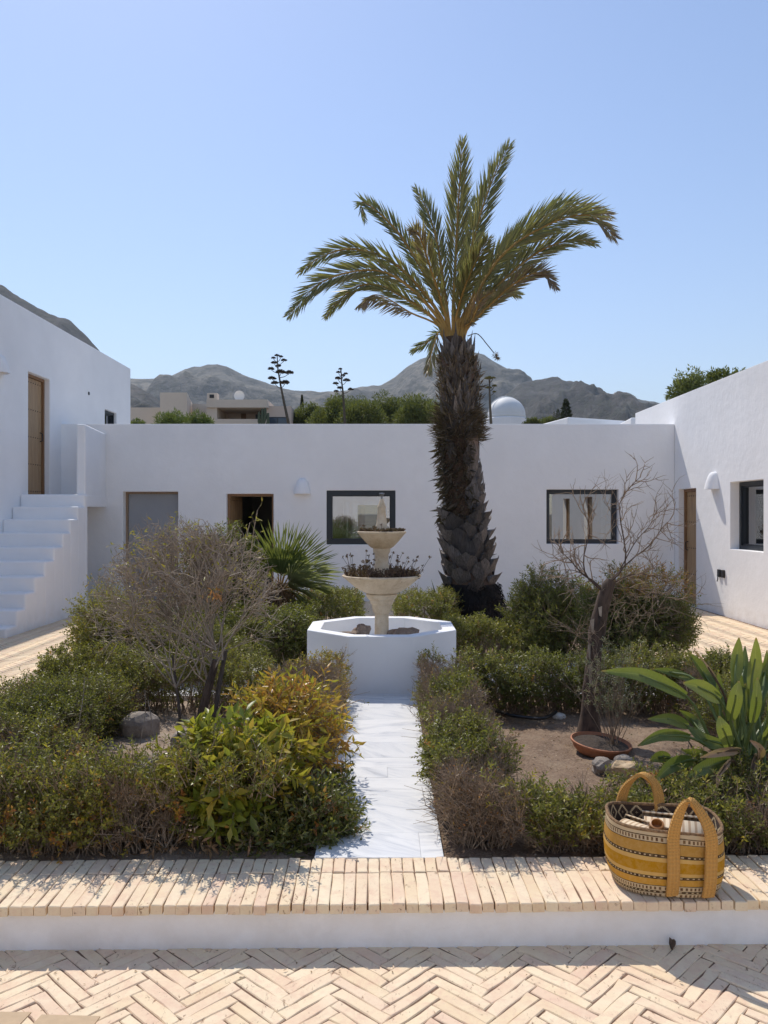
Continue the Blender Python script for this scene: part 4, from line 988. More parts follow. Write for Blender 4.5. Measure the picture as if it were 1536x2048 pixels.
def catmull(pts, n):
    pts = [Vector(p) for p in pts]; q = [pts[0] * 2 - pts[1]] + pts + [pts[-1] * 2 - pts[-2]]; out = []
    m = len(pts) - 1
    for i in range(n + 1):
        t = i / n * m; k = min(int(t), m - 1); f = t - k; a, b, c, d = q[k:k + 4]
        out.append(.5 * ((2 * b) + (c - a) * f + (2 * a - 5 * b + 4 * c - d) * f * f + (3 * b - a - 3 * c + d) * f ** 3))
    return out
def frond(pts, dy, L=.30, n=150, tint=(.25, .7), start=.27, tipdry=.0, hang=0.0, rad=.021, droopy=.06, fwd=1.6, dens=1.0):
    m = len(pts); W = [P(x, y, PY + dy * (i / (m - 1)) ** 1.0) for i, (x, y) in enumerate(pts)]
    b = Vector((trunk_at(3.6)[0] + (pts[0][0] - 908) * .0030, PY + dy * .10, 3.52)); W = [b] + W
    C_ = catmull(W, 60); C_np = np.array(C_); seglen = np.linalg.norm(np.diff(C_np, axis=0), axis=1); s = np.concatenate([[0], np.cumsum(seglen)]); tot = s[-1]
    fo = Foliage(); k = n; f = np.linspace(start, 1, k); side_s = np.where(np.arange(k) % 2 == 0, 1, -1)
    for sd in (1, -1):
        ff = np.clip(f + rng.normal(size=k) * .003, 0, 1); pos = np.stack([np.interp(ff * tot, s, C_np[:, i]) for i in range(3)], 1)
        pos2 = np.stack([np.interp(np.clip(ff * tot + .03, 0, tot), s, C_np[:, i]) for i in range(3)], 1); pos1 = np.stack([np.interp(np.clip(ff * tot - .03, 0, tot), s, C_np[:, i]) for i in range(3)], 1)
        t = unit(pos2 - pos1); sv = unit(np.cross(t, np.tile([.0, 1.0, .25], (k, 1)))) ; nv = np.cross(sv, t)
        roll = rng.normal(size=k) * .55 + .25 * np.where(np.arange(k) % 3 == 0, 1.4, np.where(np.arange(k) % 3 == 1, -1.2, 0))
        lat = sv * (sd * np.cos(roll))[:, None] + nv * np.sin(roll)[:, None]
        prof = np.clip(np.sin((ff - start) / (1 - start) * math.pi * .80 + .35), .12, 1)
        d = unit(t * (fwd + .5 * ff)[:, None] + lat * .85 + rng.normal(size=(k, 3)) * .06 + np.array([0, 0, -1]) * (hang + .12))
        LL = L * prof * rng.uniform(.85, 1.12, k)
        ti = rng.uniform(*tint, k) + np.clip((ff - (1 - tipdry)) / max(tipdry, 1e-3), 0, 1) * .5 if tipdry else rng.uniform(*tint, k)
        keep = rng.random(k) < dens
        fo.leaves(pos[keep], d[keep], unit(nv + rng.normal(size=(k, 3)) * .5)[keep], LL[keep], (.014 + .007 * prof)[keep], np.clip(ti, 0, 1)[keep], fold=.3, curl=droopy)
    fr = fo.build('frond', [M_palm, M_rachis], palm)
    mb = MB(); st_ = C_[::3]; mb.tube(st_, [rad * (1.35 - 1.2 * (i / (len(st_) - 1))) for i in range(len(st_))], 6); mb.build('rachis', M_rachis, fr, smooth=True)
FR = [  # pts, dy, kwargs
    ([(906, 640), (913, 478), (919, 370), (925, 285)], -.25, dict(L=.36, n=190)),
    ([(915, 650), (947, 478), (985, 360), (1018, 290)], .2, dict(L=.36, n=180)),
    ([(897, 640), (875, 490), (852, 415), (832, 378)], .5, dict(L=.30)),
    ([(889, 625), (815, 492), (765, 432), (724, 404), (729, 440)], .3, dict(L=.26, tint=(.1, .5))),
    ([(884, 637), (797, 533), (710, 498), (642, 514), (602, 544)], -.2, dict(L=.30)),
    ([(884, 647), (806, 564), (733, 540), (642, 565), (578, 630)], -.7, dict(L=.34, n=170)),
    ([(880, 650), (788, 583), (729, 569), (683, 596), (653, 631)], .6, dict(L=.30)),
    ([(880, 655), (820, 625), (775, 597), (745, 590), (715, 612)], -.4, dict(L=.24, tint=(.75, 1), hang=1.5, n=70, start=.5, rad=.012)),
    ([(925, 650), (970, 546), (1039, 469), (1130, 415), (1219, 430)], .4, dict(L=.38, n=180, tipdry=.25)),
    ([(928, 650), (993, 523), (1084, 455), (1175, 430), (1230, 474)], -.5, dict(L=.40, n=190, tipdry=.3)),
    ([(930, 655), (998, 569), (1075, 505), (1143, 480), (1190, 486)], -.1, dict(L=.32, n=160)),
    ([(932, 660), (984, 606), (1039, 560), (1084, 546), (1112, 576)], -.6, dict(L=.26, tipdry=.6, tint=(.4, .85))),
    ([(880, 665), (868, 690), (860, 720), (856, 745)], -.5, dict(L=.24, tint=(.6, .9), n=40, hang=1.0, start=.3, rad=.010)),
    ([(882, 665), (862, 680), (840, 692), (824, 704)], .1, dict(L=.16, tint=(.0, .4), n=40, start=.35, rad=.010)),
    ([(893, 640), (862, 540), (838, 470), (822, 462)], -.9, dict(L=.28, tipdry=.45, tint=(.4, .8))),
    ([(915, 640), (935, 520), (950, 400)], .9, dict(L=.34)),
    ([(920, 645), (965, 570), (1010, 520), (1060, 500)], .9, dict(L=.32, tint=(.1, .5))),
    ([(912, 640), (935, 560), (975, 480)], -1.0, dict(L=.34, tint=(.3, .75))),
    ([(924, 655), (960, 610), (1000, 580), (1040, 590)], .8, dict(L=.26, tint=(.3, .7))),
    ([(930, 660), (944, 640), (962, 600), (985, 585)], -.7, dict(L=.18, tint=(.8, 1), n=80, start=.3, dens=.8)),
]
for pts, dy, kw in FR:
    kw['n'] = int(kw.get('n', 150) * .72); kw['L'] = kw.get('L', .3) * 1.20; frond(pts, dy, **kw)
# thin hanging fruit stem
c_ = catmull([P(935, 672, PY - .3), P(955, 668, PY - .3), P(975, 690, PY - .3), P(988, 706, PY - .3)], 20)
fs = MB().tube(c_, .006, 5).build('fruit_stalk', M_agave, palm)
fo = Foliage(); k = 70; f = rng.random(k)[:, None]; b0 = np.array(c_[-1]) + (np.array(P(995, 716, PY - .3)) - np.array(c_[-1])) * f; fo.leaves(b0, unit(rng.normal(size=(k, 3)) * .6 + [.5, 0, -.8]), rdir(k), .06, .008, rng.uniform(.8, 1, k)); fo.build('fruit_tuft', [M_palm, M_agave], palm)
# small yellow-green offshoot beside trunk
fo = Foliage(); ofs = P(886, 1238, 9.6); k = 90; d = rdir(k, 2.2); d[:, 0] -= .15; d = unit(d)
fo.leaves(np.tile(np.array(ofs), (k, 1)) + rng.normal(size=(k, 3)) * [.04, .04, .06], d, rdir(k), rng.uniform(.2, .42, k), .018, rng.uniform(.35, .75, k), fold=.2, curl=.12)
fo.build('palm_offshoot', [M_palm, M_rachis], label='small yellowish palm shoot at the left foot of the big palm', cat='plant')

# ================================================================== FAN PALM
fc = P(560, 1168, 9.3); fan = empty('fan_palm', (fc.x, fc.y, GZ), label='fan palm with spiky pale green leaves left of the fountain', cat='palm tree')
mb = MB(); mb.tube([(fc.x + .02, fc.y, .1), (fc.x, fc.y, fc.z - .2), (fc.x, fc.y, fc.z)], [.09, .08, .05], 10); mb.build('trunk', M_bark, fan)
def fanleaf(dirv, rollv, L, spread, n, t0, t1, pet=.13, seed=0):
    r = np.random.default_rng(seed); d0 = Vector(dirv).normalized(); side = d0.cross(Vector(rollv)).normalized(); nrm = side.cross(d0)
    hub = fc + d0 * pet; fo = Foliage(); th = np.linspace(-spread, spread, n)
    base = np.tile(np.array(hub), (n, 1)); dd = np.array([np.array(d0) * math.cos(t) + np.array(side) * math.sin(t) + np.array(nrm) * (.12 * abs(math.sin(t * 1.0))) for t in th]); dd = unit(dd)
    LL = L * (1 - .25 * (np.abs(th) / spread) ** 2) * r.uniform(.92, 1.05, n)
    m1 = base + dd * LL[:, None] * .55
    # fused lower half and free drooping tips
    fo.leaves(base, dd, np.tile(np.array(nrm), (n, 1)), LL * .8, LL * .8 * 2 * spread / n * .55 + .006, r.uniform(t0, t1, n), fold=.3)
    d2 = unit(dd + [0, 0, -.10] + r.normal(size=(n, 3)) * .05); fo.leaves(m1, d2, np.tile(np.array(nrm), (n, 1)), LL * .52, .017, r.uniform(t0, t1, n), fold=.2, curl=.1)
    lf = fo.build('fan_leaf', [M_fan, M_rachis], fan); MB().tube([fc + Vector((0, 0, -.1)), hub], [.012, .008], 5).build('petiole', M_rachis, lf)
FL = [((-.15, -.3, 1), (0, 1, 0.2), .62, 1.0, 26, .2, .6), ((.45, -.2, .9), (0, 1, .2), .66, .95, 26, .3, .7), ((.95, -.35, .35), (-.2, .5, 1), .64, 1.0, 26, .6, 1),
      ((1, -.1, -.12), (0, .2, 1), .52, 1.0, 24, .5, 1), ((.8, -.3, -.5), (.3, .2, 1), .48, .9, 24, .4, .9), ((-.7, -.3, .55), (.3, 1, .3), .5, .9, 22, .2, .5), ((.2, .8, .6), (0, -.3, 1), .5, .9, 20, .2, .5),
      ((.75, -.1, .65), (-.1, 1, .1), .62, .8, 22, .3, .8), ((1, -.5, .1), (-.1, .6, 1), .62, 1.1, 28, .6, 1), ((.9, -.6, -.25), (-.1, .6, 1), .52, 1.0, 26, .6, 1), ((-.6, -.3, -.1), (0, .4, 1), .45, .9, 20, .2, .6), ((.15, -.5, .8), (0, 1, .5), .55, .9, 24, .1, .6)]
for i, a in enumerate(FL): fanleaf(*a, seed=i)
fo = Foliage(); k = 260; fo.leaves(np.tile(np.array(fc), (k, 1)) + rng.normal(size=(k, 3)) * [.07, .07, .05] - [0, 0, .05], unit(rng.normal(size=(k, 3)) * .5 + [0, -.1, -1]), rdir(k), .3, .02, rng.uniform(.2, 1, k), curl=.05); fo.build('dead_skirt', [M_dry, M_bark], fan)

# ================================================================== HEDGES AND SHRUBS
def hedge(name, label, x0, x1, y0, y1, zt, n, tint=(.1, .45), jitter=.08, L=.022, W=.011, k=9, slen=.075, twig=1500, group=None, deadf=0.0, bare=.15, z0=.16, seed=0, mats=None, top_amp=.075, cat='hedge', patch=None, side_amp=.065):
    fo = Foliage(); r = rng
    lx, ly, lz = x1 - x0, y1 - y0, zt - z0
    areas = np.array([lx * ly * 1.2, lx * lz * 1.5, lx * lz * .5, ly * lz, ly * lz]); face = r.choice(5, n, p=areas / areas.sum())
    u, v = r.random(n), r.random(n); dep = r.exponential(.045, n)
    p = np.zeros((n, 3)); nrm = np.zeros((n, 3))
    for fidx in range(5):
        m = face == fidx
        if fidx == 0: p[m] = np.stack([x0 + u[m] * lx, y0 + v[m] * ly, zt - dep[m]], 1); nrm[m] = [0, 0, 1]
        if fidx == 1: p[m] = np.stack([x0 + u[m] * lx, y0 + dep[m], z0 + lz * v[m] ** .8], 1); nrm[m] = [0, -1, .4]
        if fidx == 2: p[m] = np.stack([x0 + u[m] * lx, y1 - dep[m], z0 + lz * v[m] ** .8], 1); nrm[m] = [0, 1, .4]
        if fidx == 3: p[m] = np.stack([x0 + dep[m], y0 + u[m] * ly, z0 + lz * v[m] ** .8], 1); nrm[m] = [-1, 0, .4]
        if fidx == 4: p[m] = np.stack([x1 - dep[m], y0 + u[m] * ly, z0 + lz * v[m] ** .8], 1); nrm[m] = [1, 0, .4]
    hf = (p[:, 2] - z0) / lz
    # soften corners, uneven outline
    cx, cy = (x0 + x1) / 2, (y0 + y1) / 2
    bulge = nz(p, 5.5, seed + 2) * side_amp
    p[:, 2] += hf * (nz(p[:, :2], 6, seed) * top_amp + nz(p[:, :2], 19, seed + 1) * top_amp * .5)
    p[:, 0] += np.where(face >= 3, np.sign(p[:, 0] - cx) * bulge, 0) + r.normal(size=n) * .012; p[:, 1] += np.where((face == 1) | (face == 2), np.sign(p[:, 1] - cy) * bulge, 0) + r.normal(size=n) * .012
    shr = (1 - hf) ** 2 * .35; p[:, 1] += (cy - p[:, 1]) * shr * (ly < .9) * .6
    gap = nz(p, 9, seed + 7); keep = gap > -1 + bare * 1.6 + r.normal(size=n) * .15
    keep &= r.random(n) < (.25 + .75 * np.clip(hf * 2.2, 0, 1))
    p = p[keep]; nrm = nrm[keep]; n = len(p)
    d = unit(nrm * .7 + [0, 0, .55] + r.normal(size=(n, 3)) * .5)
    pt = np.clip(nz(p, 3.2, seed + 11) * .5 + .5, 0, 1); t = tint[0] + (tint[1] - tint[0]) * np.clip(pt * .7 + r.random(n) * .4, 0, 1)
    if patch is not None: t = patch(p, t)
    dead = (nz(p, 4.5, seed + 21) * .5 + .5 + r.random(n) * .2) < deadf * 1.15
    rare = r.random(n) < .012; t = np.where(rare, r.uniform(.8, .95, n), t)
    g = ~dead
    ls = slen * r.uniform(.6, 1.5, n)
    fo.sprigs(p[g], d[g], ls[g], k, L, W, t[g], jitter)
    if dead.any():
        dp = p[dead]; dn = d[dead]; m = len(dp)
        for q in range(3):
            dd = unit(dn + r.normal(size=(m, 3)) * .5); fo.sticks(dp, dp + dd * .06 * r.uniform(.5, 1.5, (m, 1)), .0013, .0007)
        fo.sprigs(dp, dn, ls[dead], 3, L * .8, W * .7, np.full(m, .95), .04, dens=.4)
    # inner twigs
    m = twig; b = np.stack([r.uniform(x0 + .04, x1 - .04, m), r.uniform(y0 + .05, y1 - .05, m), np.full(m, z0 - .02)], 1)
    dd = unit(r.normal(size=(m, 3)) * [.35, .35, 0] + [0, 0, 1]); h = lz * r.uniform(.5, 1.0, m)[:, None]; mid_ = b + dd * h * .5; d3 = unit(dd + r.normal(size=(m, 3)) * .35); tp = mid_ + d3 * h * .5
    fo.sticks(b, mid_, .0045, .003); fo.sticks(mid_, tp, .003, .0014)
    for q in range(3):
        f = r.uniform(.0, 1, (m, 1)); s_ = mid_ + (tp - mid_) * f; dq = unit(d3 + r.normal(size=(m, 3)) * .8); fo.sticks(s_, s_ + dq * r.uniform(.04, .13, (m, 1)), .0016, .0008)
    root = empty(name, (cx, cy, z0), label=label, cat=cat, group=group)
    o = fo.build('foliage', mats or [M_leaf, M_twig], root); return root
HG = 'clipped hedges edging the garden beds'
hedge('hedge', 'front left hedge of small green leaves behind the brick bench', -2.55, -.86, 3.37, 3.74, .41, 5200, (.22, .66), bare=.26, deadf=.30, twig=1100, group=HG, seed=1, slen=.08,
      patch=lambda p, t: np.where((nz(p, 16, 99) + rng.normal(size=len(p)) * .25 > .95), rng.uniform(.7, .93, len(p)), t))
hedge('hedge', 'grey green hedge along the far left edge of the garden', -2.52, -1.80, 4.0, 6.2, .38, 5600, (.14, .52), bare=.24, deadf=.26, twig=700, group=HG, seed=2, slen=.085, top_amp=.08)
hedge('hedge', 'brown tinged hedge along the left side of the marble path', -.74, -.33, 4.35, 6.15, .46, 4200, (.32, .56), deadf=.68, twig=1500, group=HG, seed=3,
      patch=lambda p, t: np.where(p[:, 1] > 5.4, t * .5 + .42, t))
hedge('hedge', 'half dry hedge along the right side of the marble path', .28, .58, 3.42, 6.15, .43, 5600, (.20, .56), deadf=.62, twig=2200, group=HG, seed=4)
hedge('hedge', 'front right hedge of green sprigs and grey twigs behind the basket', .64, 2.55, 3.38, 3.70, .275, 4600, (.16, .52), deadf=.48, twig=1800, group=HG, seed=5)
hedge('hedge', 'dark green hedge crossing behind the dead tree', .60, 2.50, 5.78, 6.14, .50, 5200, (.10, .44), deadf=.12, twig=700, group=HG, seed=6, bare=.2)
hedge('hedge', 'hedge at the far right edge of the garden', 2.12, 2.54, 4.0, 5.7, .44, 3000, (.1, .5), deadf=.3, twig=500, group=HG, seed=7)
hedge('hedge', 'low hedge left of the fountain, across from the dead bush', -2.5, -.9, 5.75, 6.15, .50, 3000, (.15, .5), deadf=.2, twig=300, group=HG, seed=8)
hedge('hedge', 'olive hedge beyond the fountain just left of its basin', -1.0, -.32, 8.9, 10.2, .58, 2200, (.25, .52), deadf=.2, twig=200, group=HG, seed=9, L=.028, W=.013)
hedge('hedge', 'olive hedge beyond the fountain between basin and palm', .2, .80, 9.0, 10.2, .56, 2000, (.25, .52), deadf=.3, twig=200, group=HG, seed=10, L=.028, W=.013)
hedge('hedge', 'low hedge in front of the palm trunk', .62, 1.6, 7.75, 8.3, .46, 2600, (.1, .48), deadf=.25, twig=300, group=HG, seed=11, L=.026, W=.012)
hedge('hedge', 'dark hedge at the back left of the fountain under the fan palm', -2.4, -.7, 7.75, 8.4, .55, 3600, (.08, .38), deadf=.1, twig=300, group=HG, seed=12, L=.028, W=.014)

def shrub(name, label, c, r3, n, tint, L=.03, W=.014, k=9, slen=.1, mats=None, seed=0, dens=1.0, jitter=.08, lobes=14, stems=10, low=-.6, tf=None, cat='shrub', group=None, tw=.0015):
    r = np.random.default_rng(seed); fo = Foliage(); c = np.array(c, float); r3 = np.array(r3, float)
    lc = unit(r.normal(size=(lobes, 3))) * r.uniform(.3, .72, (lobes, 1)); lc[:, 2] = np.clip(lc[:, 2], low, 1); lr = r.uniform(.30, .5, lobes)
    kk = r.integers(0, lobes, n); q = unit(r.normal(size=(n, 3))); p = lc[kk] + q * (lr[kk] * r.uniform(.35, 1, n) ** .5)[:, None]
    pos = c + p * r3; d = unit(q * .8 + p * .4 + [0, 0, .45] + r.normal(size=(n, 3)) * .3)
    t = tint[0] + (tint[1] - tint[0]) * np.clip(r.random(lobes)[kk] * .6 + r.random(n) * .5, 0, 1)
    if tf is not None: t = tf(pos, t)
    fo.sprigs(pos, d, slen * r.uniform(.6, 1.4, n), k, L, W, t, jitter, dens=dens, tw=tw)
    b = np.array([c[0], c[1], GZ - .03]); 
    for q_ in range(stems):
        e = c + lc[q_ % lobes] * r3; m_ = (b + e) / 2 + r.normal(size=3) * .04; b2 = b + r.normal(size=3) * [.06, .06, 0]
        fo.sticks(np.array([b2, m_]), np.array([m_, e]), np.array([.010, .007]), np.array([.007, .003]))
    sub = r.integers(0, n, min(n, 900)); fo.sticks(pos[sub], c + (pos[sub] - c) * .4, .002, .004)
    root = empty(name, (c[0], c[1], GZ), label=label, cat=cat, group=group); fo.build('foliage', mats or [M_leaf, M_twig], root); return root
c = P(1105, 1255, 8.1); shrub('green_shrub', 'bushy bright green shrub right of the palm trunk', c, (.54, .44, .48), 3300, (.20, .52), L=.040, W=.012, seed=2, slen=.13, jitter=.06)
c = P(1270, 1250, 7.4); shrub('two_tone_shrub', 'shrub with brownish gold top behind the dead tree', c, (.52, .44, .50), 3800, (.08, .4), L=.034, W=.013, seed=3, slen=.11,
      tf=lambda p, t: np.where((p[:, 2] > .82) & (rng.random(len(p)) < .8), np.clip(.55 + rng.random(len(p)) * .4, 0, 1), t))
c = P(440, 1168, 9.0); shrub('dark_shrub', 'dense dark green shrub showing over the dead bush', c, (.55, .45, .50), 3000, (.04, .32), L=.055, W=.020, seed=4, slen=.12)
c = P(255, 1275, 6.8); shrub('olive_shrub', 'yellow green shrub behind the left of the dead bush', c, (.48, .40, .46), 2600, (.22, .58), L=.030, W=.013, seed=5, slen=.12)
c = P(585, 1285, 7.4); shrub('dark_shrub', 'dark glossy shrub just left of the fountain basin', c, (.25, .25, .28), 1200, (.04, .3), L=.030, W=.015, seed=6)
c = P(430, 1300, 7.0); shrub('olive_shrub', 'greenish undergrowth behind the trunks of the dead bush', c, (.60, .35, .33), 2300, (.2, .5), L=.026, W=.012, seed=7, slen=.1)
c = P(130, 1430, 5.2); shrub('grey_green_shrub', 'feathery grey green shrub at the left edge of the garden', c, (.42, .42, .22), 1900, (.18, .42), L=.024, W=.010, seed=8, slen=.13, k=12)
# golden shrub and big-leaf green one in front left
c = P(578, 1458, 4.2); shrub('golden_shrub', 'shrub with orange gold leaves beside the marble path', c, (.37, .32, .21), 470, (.42, 1.0), L=.060, W=.018, k=7, slen=.15, mats=[M_gold, M_twig], seed=9, jitter=.06, tw=.002)
c = P(480, 1548, 3.66); shrub('green_gold_shrub', 'large leaved yellow green shrub in front of the golden one', c, (.33, .22, .19), 400, (.10, .80), L=.078, W=.030, k=6, slen=.11, mats=[M_gold, M_twig], seed=10, jitter=.06, tw=.002)
c = P(590, 1660, 3.60); shrub('glossy_shrub', 'dark glossy leaved shrub at the path corner of the left bed', c, (.30, .20, .16), 1300, (.10, .42), L=.036, W=.014, k=9, slen=.11, mats=[M_bigleaf, M_twig], seed=11,
      tf=lambda p, t: np.where(rng.random(len(p)) < .05, .83, t))
# sprigs leaning over the path
fo = Foliage(); src = [(645, 1560, 3.95), (660, 1600, 3.8), (640, 1640, 3.62), (655, 1660, 3.55), (628, 1680, 3.45), (660, 1540, 4.05)]
for (x, y, D) in src:
    for q in range(5):
        b = np.array(P(x - 20, y + 10, D)); d = unit(np.array([[.9, rng.normal() * .3, .15 + rng.normal() * .25]])); e = b + d[0] * rng.uniform(.10, .19) + [0, 0, -.01]
        fo.sticks(b[None], e[None], .002, .0012); m = 6; f = np.linspace(.3, 1, m)[:, None]; pos = b + (e - b) * f
        fo.sprigs(pos, unit(d + rng.normal(size=(m, 3)) * .5), .045, 6, .034, .012, np.full(m, .08), .05)
fo.build('overhanging_sprigs', [M_bigleaf, M_twig], label='dark leafy sprigs leaning over the left edge of the marble path', cat='sprigs')
# taller stray shoots added to the front hedges to dapple the bench with shade
for (xa, xb, zc, nn, lab) in ((-2.3, -.45, .50, 230, 'loose taller shoots rising above the front left hedge'), (.4, 1.9, .36, 70, 'thin loose shoots above the front right hedge')):
    fo = Foliage(); b = np.stack([rng.uniform(xa, xb, nn), rng.uniform(3.36, 3.6, nn), zc - .12 + rng.random(nn) * .08], 1); d = unit(rng.normal(size=(nn, 3)) * .35 + [0, -.25, 1]); e = b + d * rng.uniform(.08, .2, (nn, 1))
    fo.sticks(b, e, .0022, .0014)
    for f_ in (.35, .65, .95): fo.sprigs(b + (e - b) * f_, unit(d + rng.normal(size=(nn, 3)) * .6), .06, 7, .026, .010, rng.uniform(.15, .6, nn), .08)
    fo.build('hedge_shoots', [M_leaf, M_twig], kind='stuff', label=lab)
# orange dry leaf clusters
fo = Foliage()
for (x, y, D, n) in ((655, 1610, 3.62, 26), (668, 1625, 3.6, 16), (640, 1600, 3.66, 16), (535, 1590, 3.6, 18), (230, 1570, 3.6, 10), (20, 1545, 3.7, 14), (10, 1570, 3.65, 12), (255, 1588, 3.55, 8), (1345, 1565, 3.7, 26), (1310, 1550, 3.8, 20), (560, 1600, 3.6, 12), (620, 1560, 3.8, 18), (430, 1190, 4.6, 26)):
    b = np.array(P(x, y, D)) + rng.normal(size=(n, 3)) * .022; fo.leaves(b, unit(rng.normal(size=(n, 3)) * .5 + [.1, -.3, -.5]), rdir(n), rng.uniform(.03, .05, n), .012, rng.uniform(.45, .95, n), curl=.1)
fo.build('withered_leaves', [leaf_mat('orange_dry', [(0, (.35, .12, .05)), (.5, (.55, .22, .08)), (1, (.62, .32, .14))], .7, .3), M_twig], kind='stuff', label='clusters of withered orange leaves')

# ---- recursive dead branches
def grow(start, d, L, r0, depth, segs, spread, kids, wander=.18, up=.08, box=None, shrink=.68, R_=None):
    R_ = R_ or random; p = np.array(start, float); d = np.array(d, float); n = 4; pts = [p.copy()]
    for i in range(n):
        d = d + np.array([R_.gauss(0, wander), R_.gauss(0, wander), R_.gauss(0, wander) + up]); d /= np.linalg.norm(d)
        q = p + d * L / n
        if box is not None and (((q - box[0]) / box[1]) ** 2).sum() > 1.0 + .38 * math.sin(7 * q[0] + 2) * math.cos(6 * q[2]): break
        segs.append((p, q, r0 * (1 - .16 * i), r0 * (1 - .16 * (i + 1)), depth)); p = q; pts.append(p.copy())
        if depth > 0 and i >= 1:
            for k in range(kids[depth] if i < n - 1 else kids[depth] + 1):
                s = np.array([R_.gauss(0, 1) for _ in range(3)]); s /= np.linalg.norm(s); nd = d + s * spread; nd /= np.linalg.norm(nd)
                grow(p, nd, L * shrink * R_.uniform(.7, 1.2), max(r0 * .55, .0011), depth - 1, segs, spread, kids, wander, up, box, shrink, R_)
def sticks_from(fo, segs, m=1):
    a = np.array([s[0] for s in segs]); b = np.array([s[1] for s in segs]); fo.sticks(a, b, np.array([s[2] for s in segs]), np.array([s[3] for s in segs]), m=m)
# left dead bush
db = empty('dead_bush', tuple(P(405, 1500, 4.85)), label='big leafless bush of pale tangled twigs with a few yellow leaves', cat='bush')
cc = np.array(P(385, 1225, 4.95)); box = (cc, np.array([.62, .56, .58]))
segs = []; random.seed(5)
trunks = [[(392, 1505), (402, 1440), (418, 1370), (432, 1320)], [(405, 1505), (428, 1430), (440, 1360), (452, 1300)], [(352, 1500), (360, 1440), (352, 1370), (345, 1310)]]
mb = MB()
for i, tr_ in enumerate(trunks):
    m = MB().tube(catmull([P(x, y, 4.85 + .05 * i) for x, y in tr_], 10), [(.034, .020, .012)[i] * (1 - .04 * k) for k in range(11)], 8); m.build('trunk', M_bark if i == 0 else M_barkg, db, smooth=True)
for i in range(36):
    s = P(*random.choice([(430, 1335), (418, 1370), (445, 1320), (348, 1340), (352, 1375), (432, 1300), (400, 1350)]), 4.87 + random.uniform(-.06, .08))
    tgt = cc + np.array([random.uniform(-.56, .50), random.uniform(-.45, .45), random.uniform(-.30, .56)]); d = tgt - np.array(s); d /= np.linalg.norm(d)
    grow(s, d, random.uniform(.4, .62), .0065, 3, segs, .50, [0, 1, 1, 1], .13, .03, box, .66)
fo = Foliage(); sticks_from(fo, segs); 
print('dead bush segs', len(segs))
fine = [s for s in segs if s[4] <= 1]; idx = rng.integers(0, len(fine), 2600)
a = np.array([fine[i][1] for i in idx]); d = unit(unit(np.array([fine[i][1] - fine[i][0] for i in idx])) + rng.normal(size=(len(idx), 3)) * .55); b = a + d * rng.uniform(.03, .12, (len(idx), 1)); e = b + unit(d + rng.normal(size=d.shape) * .4) * rng.uniform(.02, .08, (len(idx), 1))
ok = ((e - cc) ** 2 / (box[1] * 1.04) ** 2).sum(1) < 1; fo.sticks(a[ok], b[ok], .0026, .0019); fo.sticks(b[ok], e[ok], .0019, .0011)
fo.build('branches', [M_leaf, M_twig_pale], db)
fo = Foliage(); outer = [s for s in fine if s[1][2] > cc[2] - .1 or s[1][0] < cc[0] - .3]; idx = rng.integers(0, len(outer), 1100); a = np.array([outer[i][1] for i in idx]); rad = np.linalg.norm((a - cc) / box[1], axis=1); a = a[rad > .45]
n = len(a); fo.leaves(a, rdir(n, -.2), rdir(n), rng.uniform(.022, .045, n), .010, rng.uniform(.50, .68, n), curl=.15)
# long stray shoots at the left
for (x0, y0, x1, y1) in ((330, 1230, 195, 1150), (340, 1260, 200, 1180), (330, 1290, 205, 1130), (350, 1200, 235, 1090), (340, 1180, 270, 1050), (420, 1130, 365, 1040), (480, 1150, 500, 1045), (330, 1310, 190, 1215), (500, 1120, 515, 1020), (350, 1240, 240, 1210), (400, 1150, 340, 1060)):
    q = np.array(catmull([P(x0, y0, 4.8), P((x0 + x1) / 2, (y0 + y1) / 2 - 8, 4.72), P(x1, y1, 4.68)], 8)); fo.sticks(q[:-1], q[1:], .0028, .002)
    for j in range(3, 9):
        fo.sprigs(q[j][None], rdir(1, .3), .07, 4, .030, .009, np.array([.57]), .04, tw=.0009, dens=.6)
fo.build('yellow_leaves', [M_bigleaf, M_twig_pale], db)
# thin bare stems around, in front
fo = Foliage()
for (x0, y0, x1, y1, D) in ((145, 1500, 170, 1355, 4.6), (470, 1640, 560, 1500, 3.7), (270, 1600, 315, 1540, 3.6), (530, 1480, 720, 1400, 4.4), (560, 1500, 700, 1440, 4.3), (280, 1490, 290, 1380, 4.7), (300, 1500, 296, 1400, 4.8), (255, 1640, 320, 1535, 3.6), (320, 1540, 355, 1480, 4.1), (415, 1660, 405, 1600, 3.6)):
    q = np.array(catmull([P(x0, y0, D), P((x0 + x1) / 2 + 5, (y0 + y1) / 2 - 6, D), P(x1, y1, D)], 6)); fo.sticks(q[:-1], q[1:], .0035, .0022)
    if x0 in (530, 560): fo.sprigs(q[2:], unit(np.tile([.6, -.2, .5], (5, 1)) + rng.normal(size=(5, 3)) * .4), .05, 5, .02, .006, np.full(5, .5), .05)
fo.build('bare_stems', [M_leaf, M_twig_pale], label='thin bare stems standing among the left bed plants', cat='stems', kind='stuff')

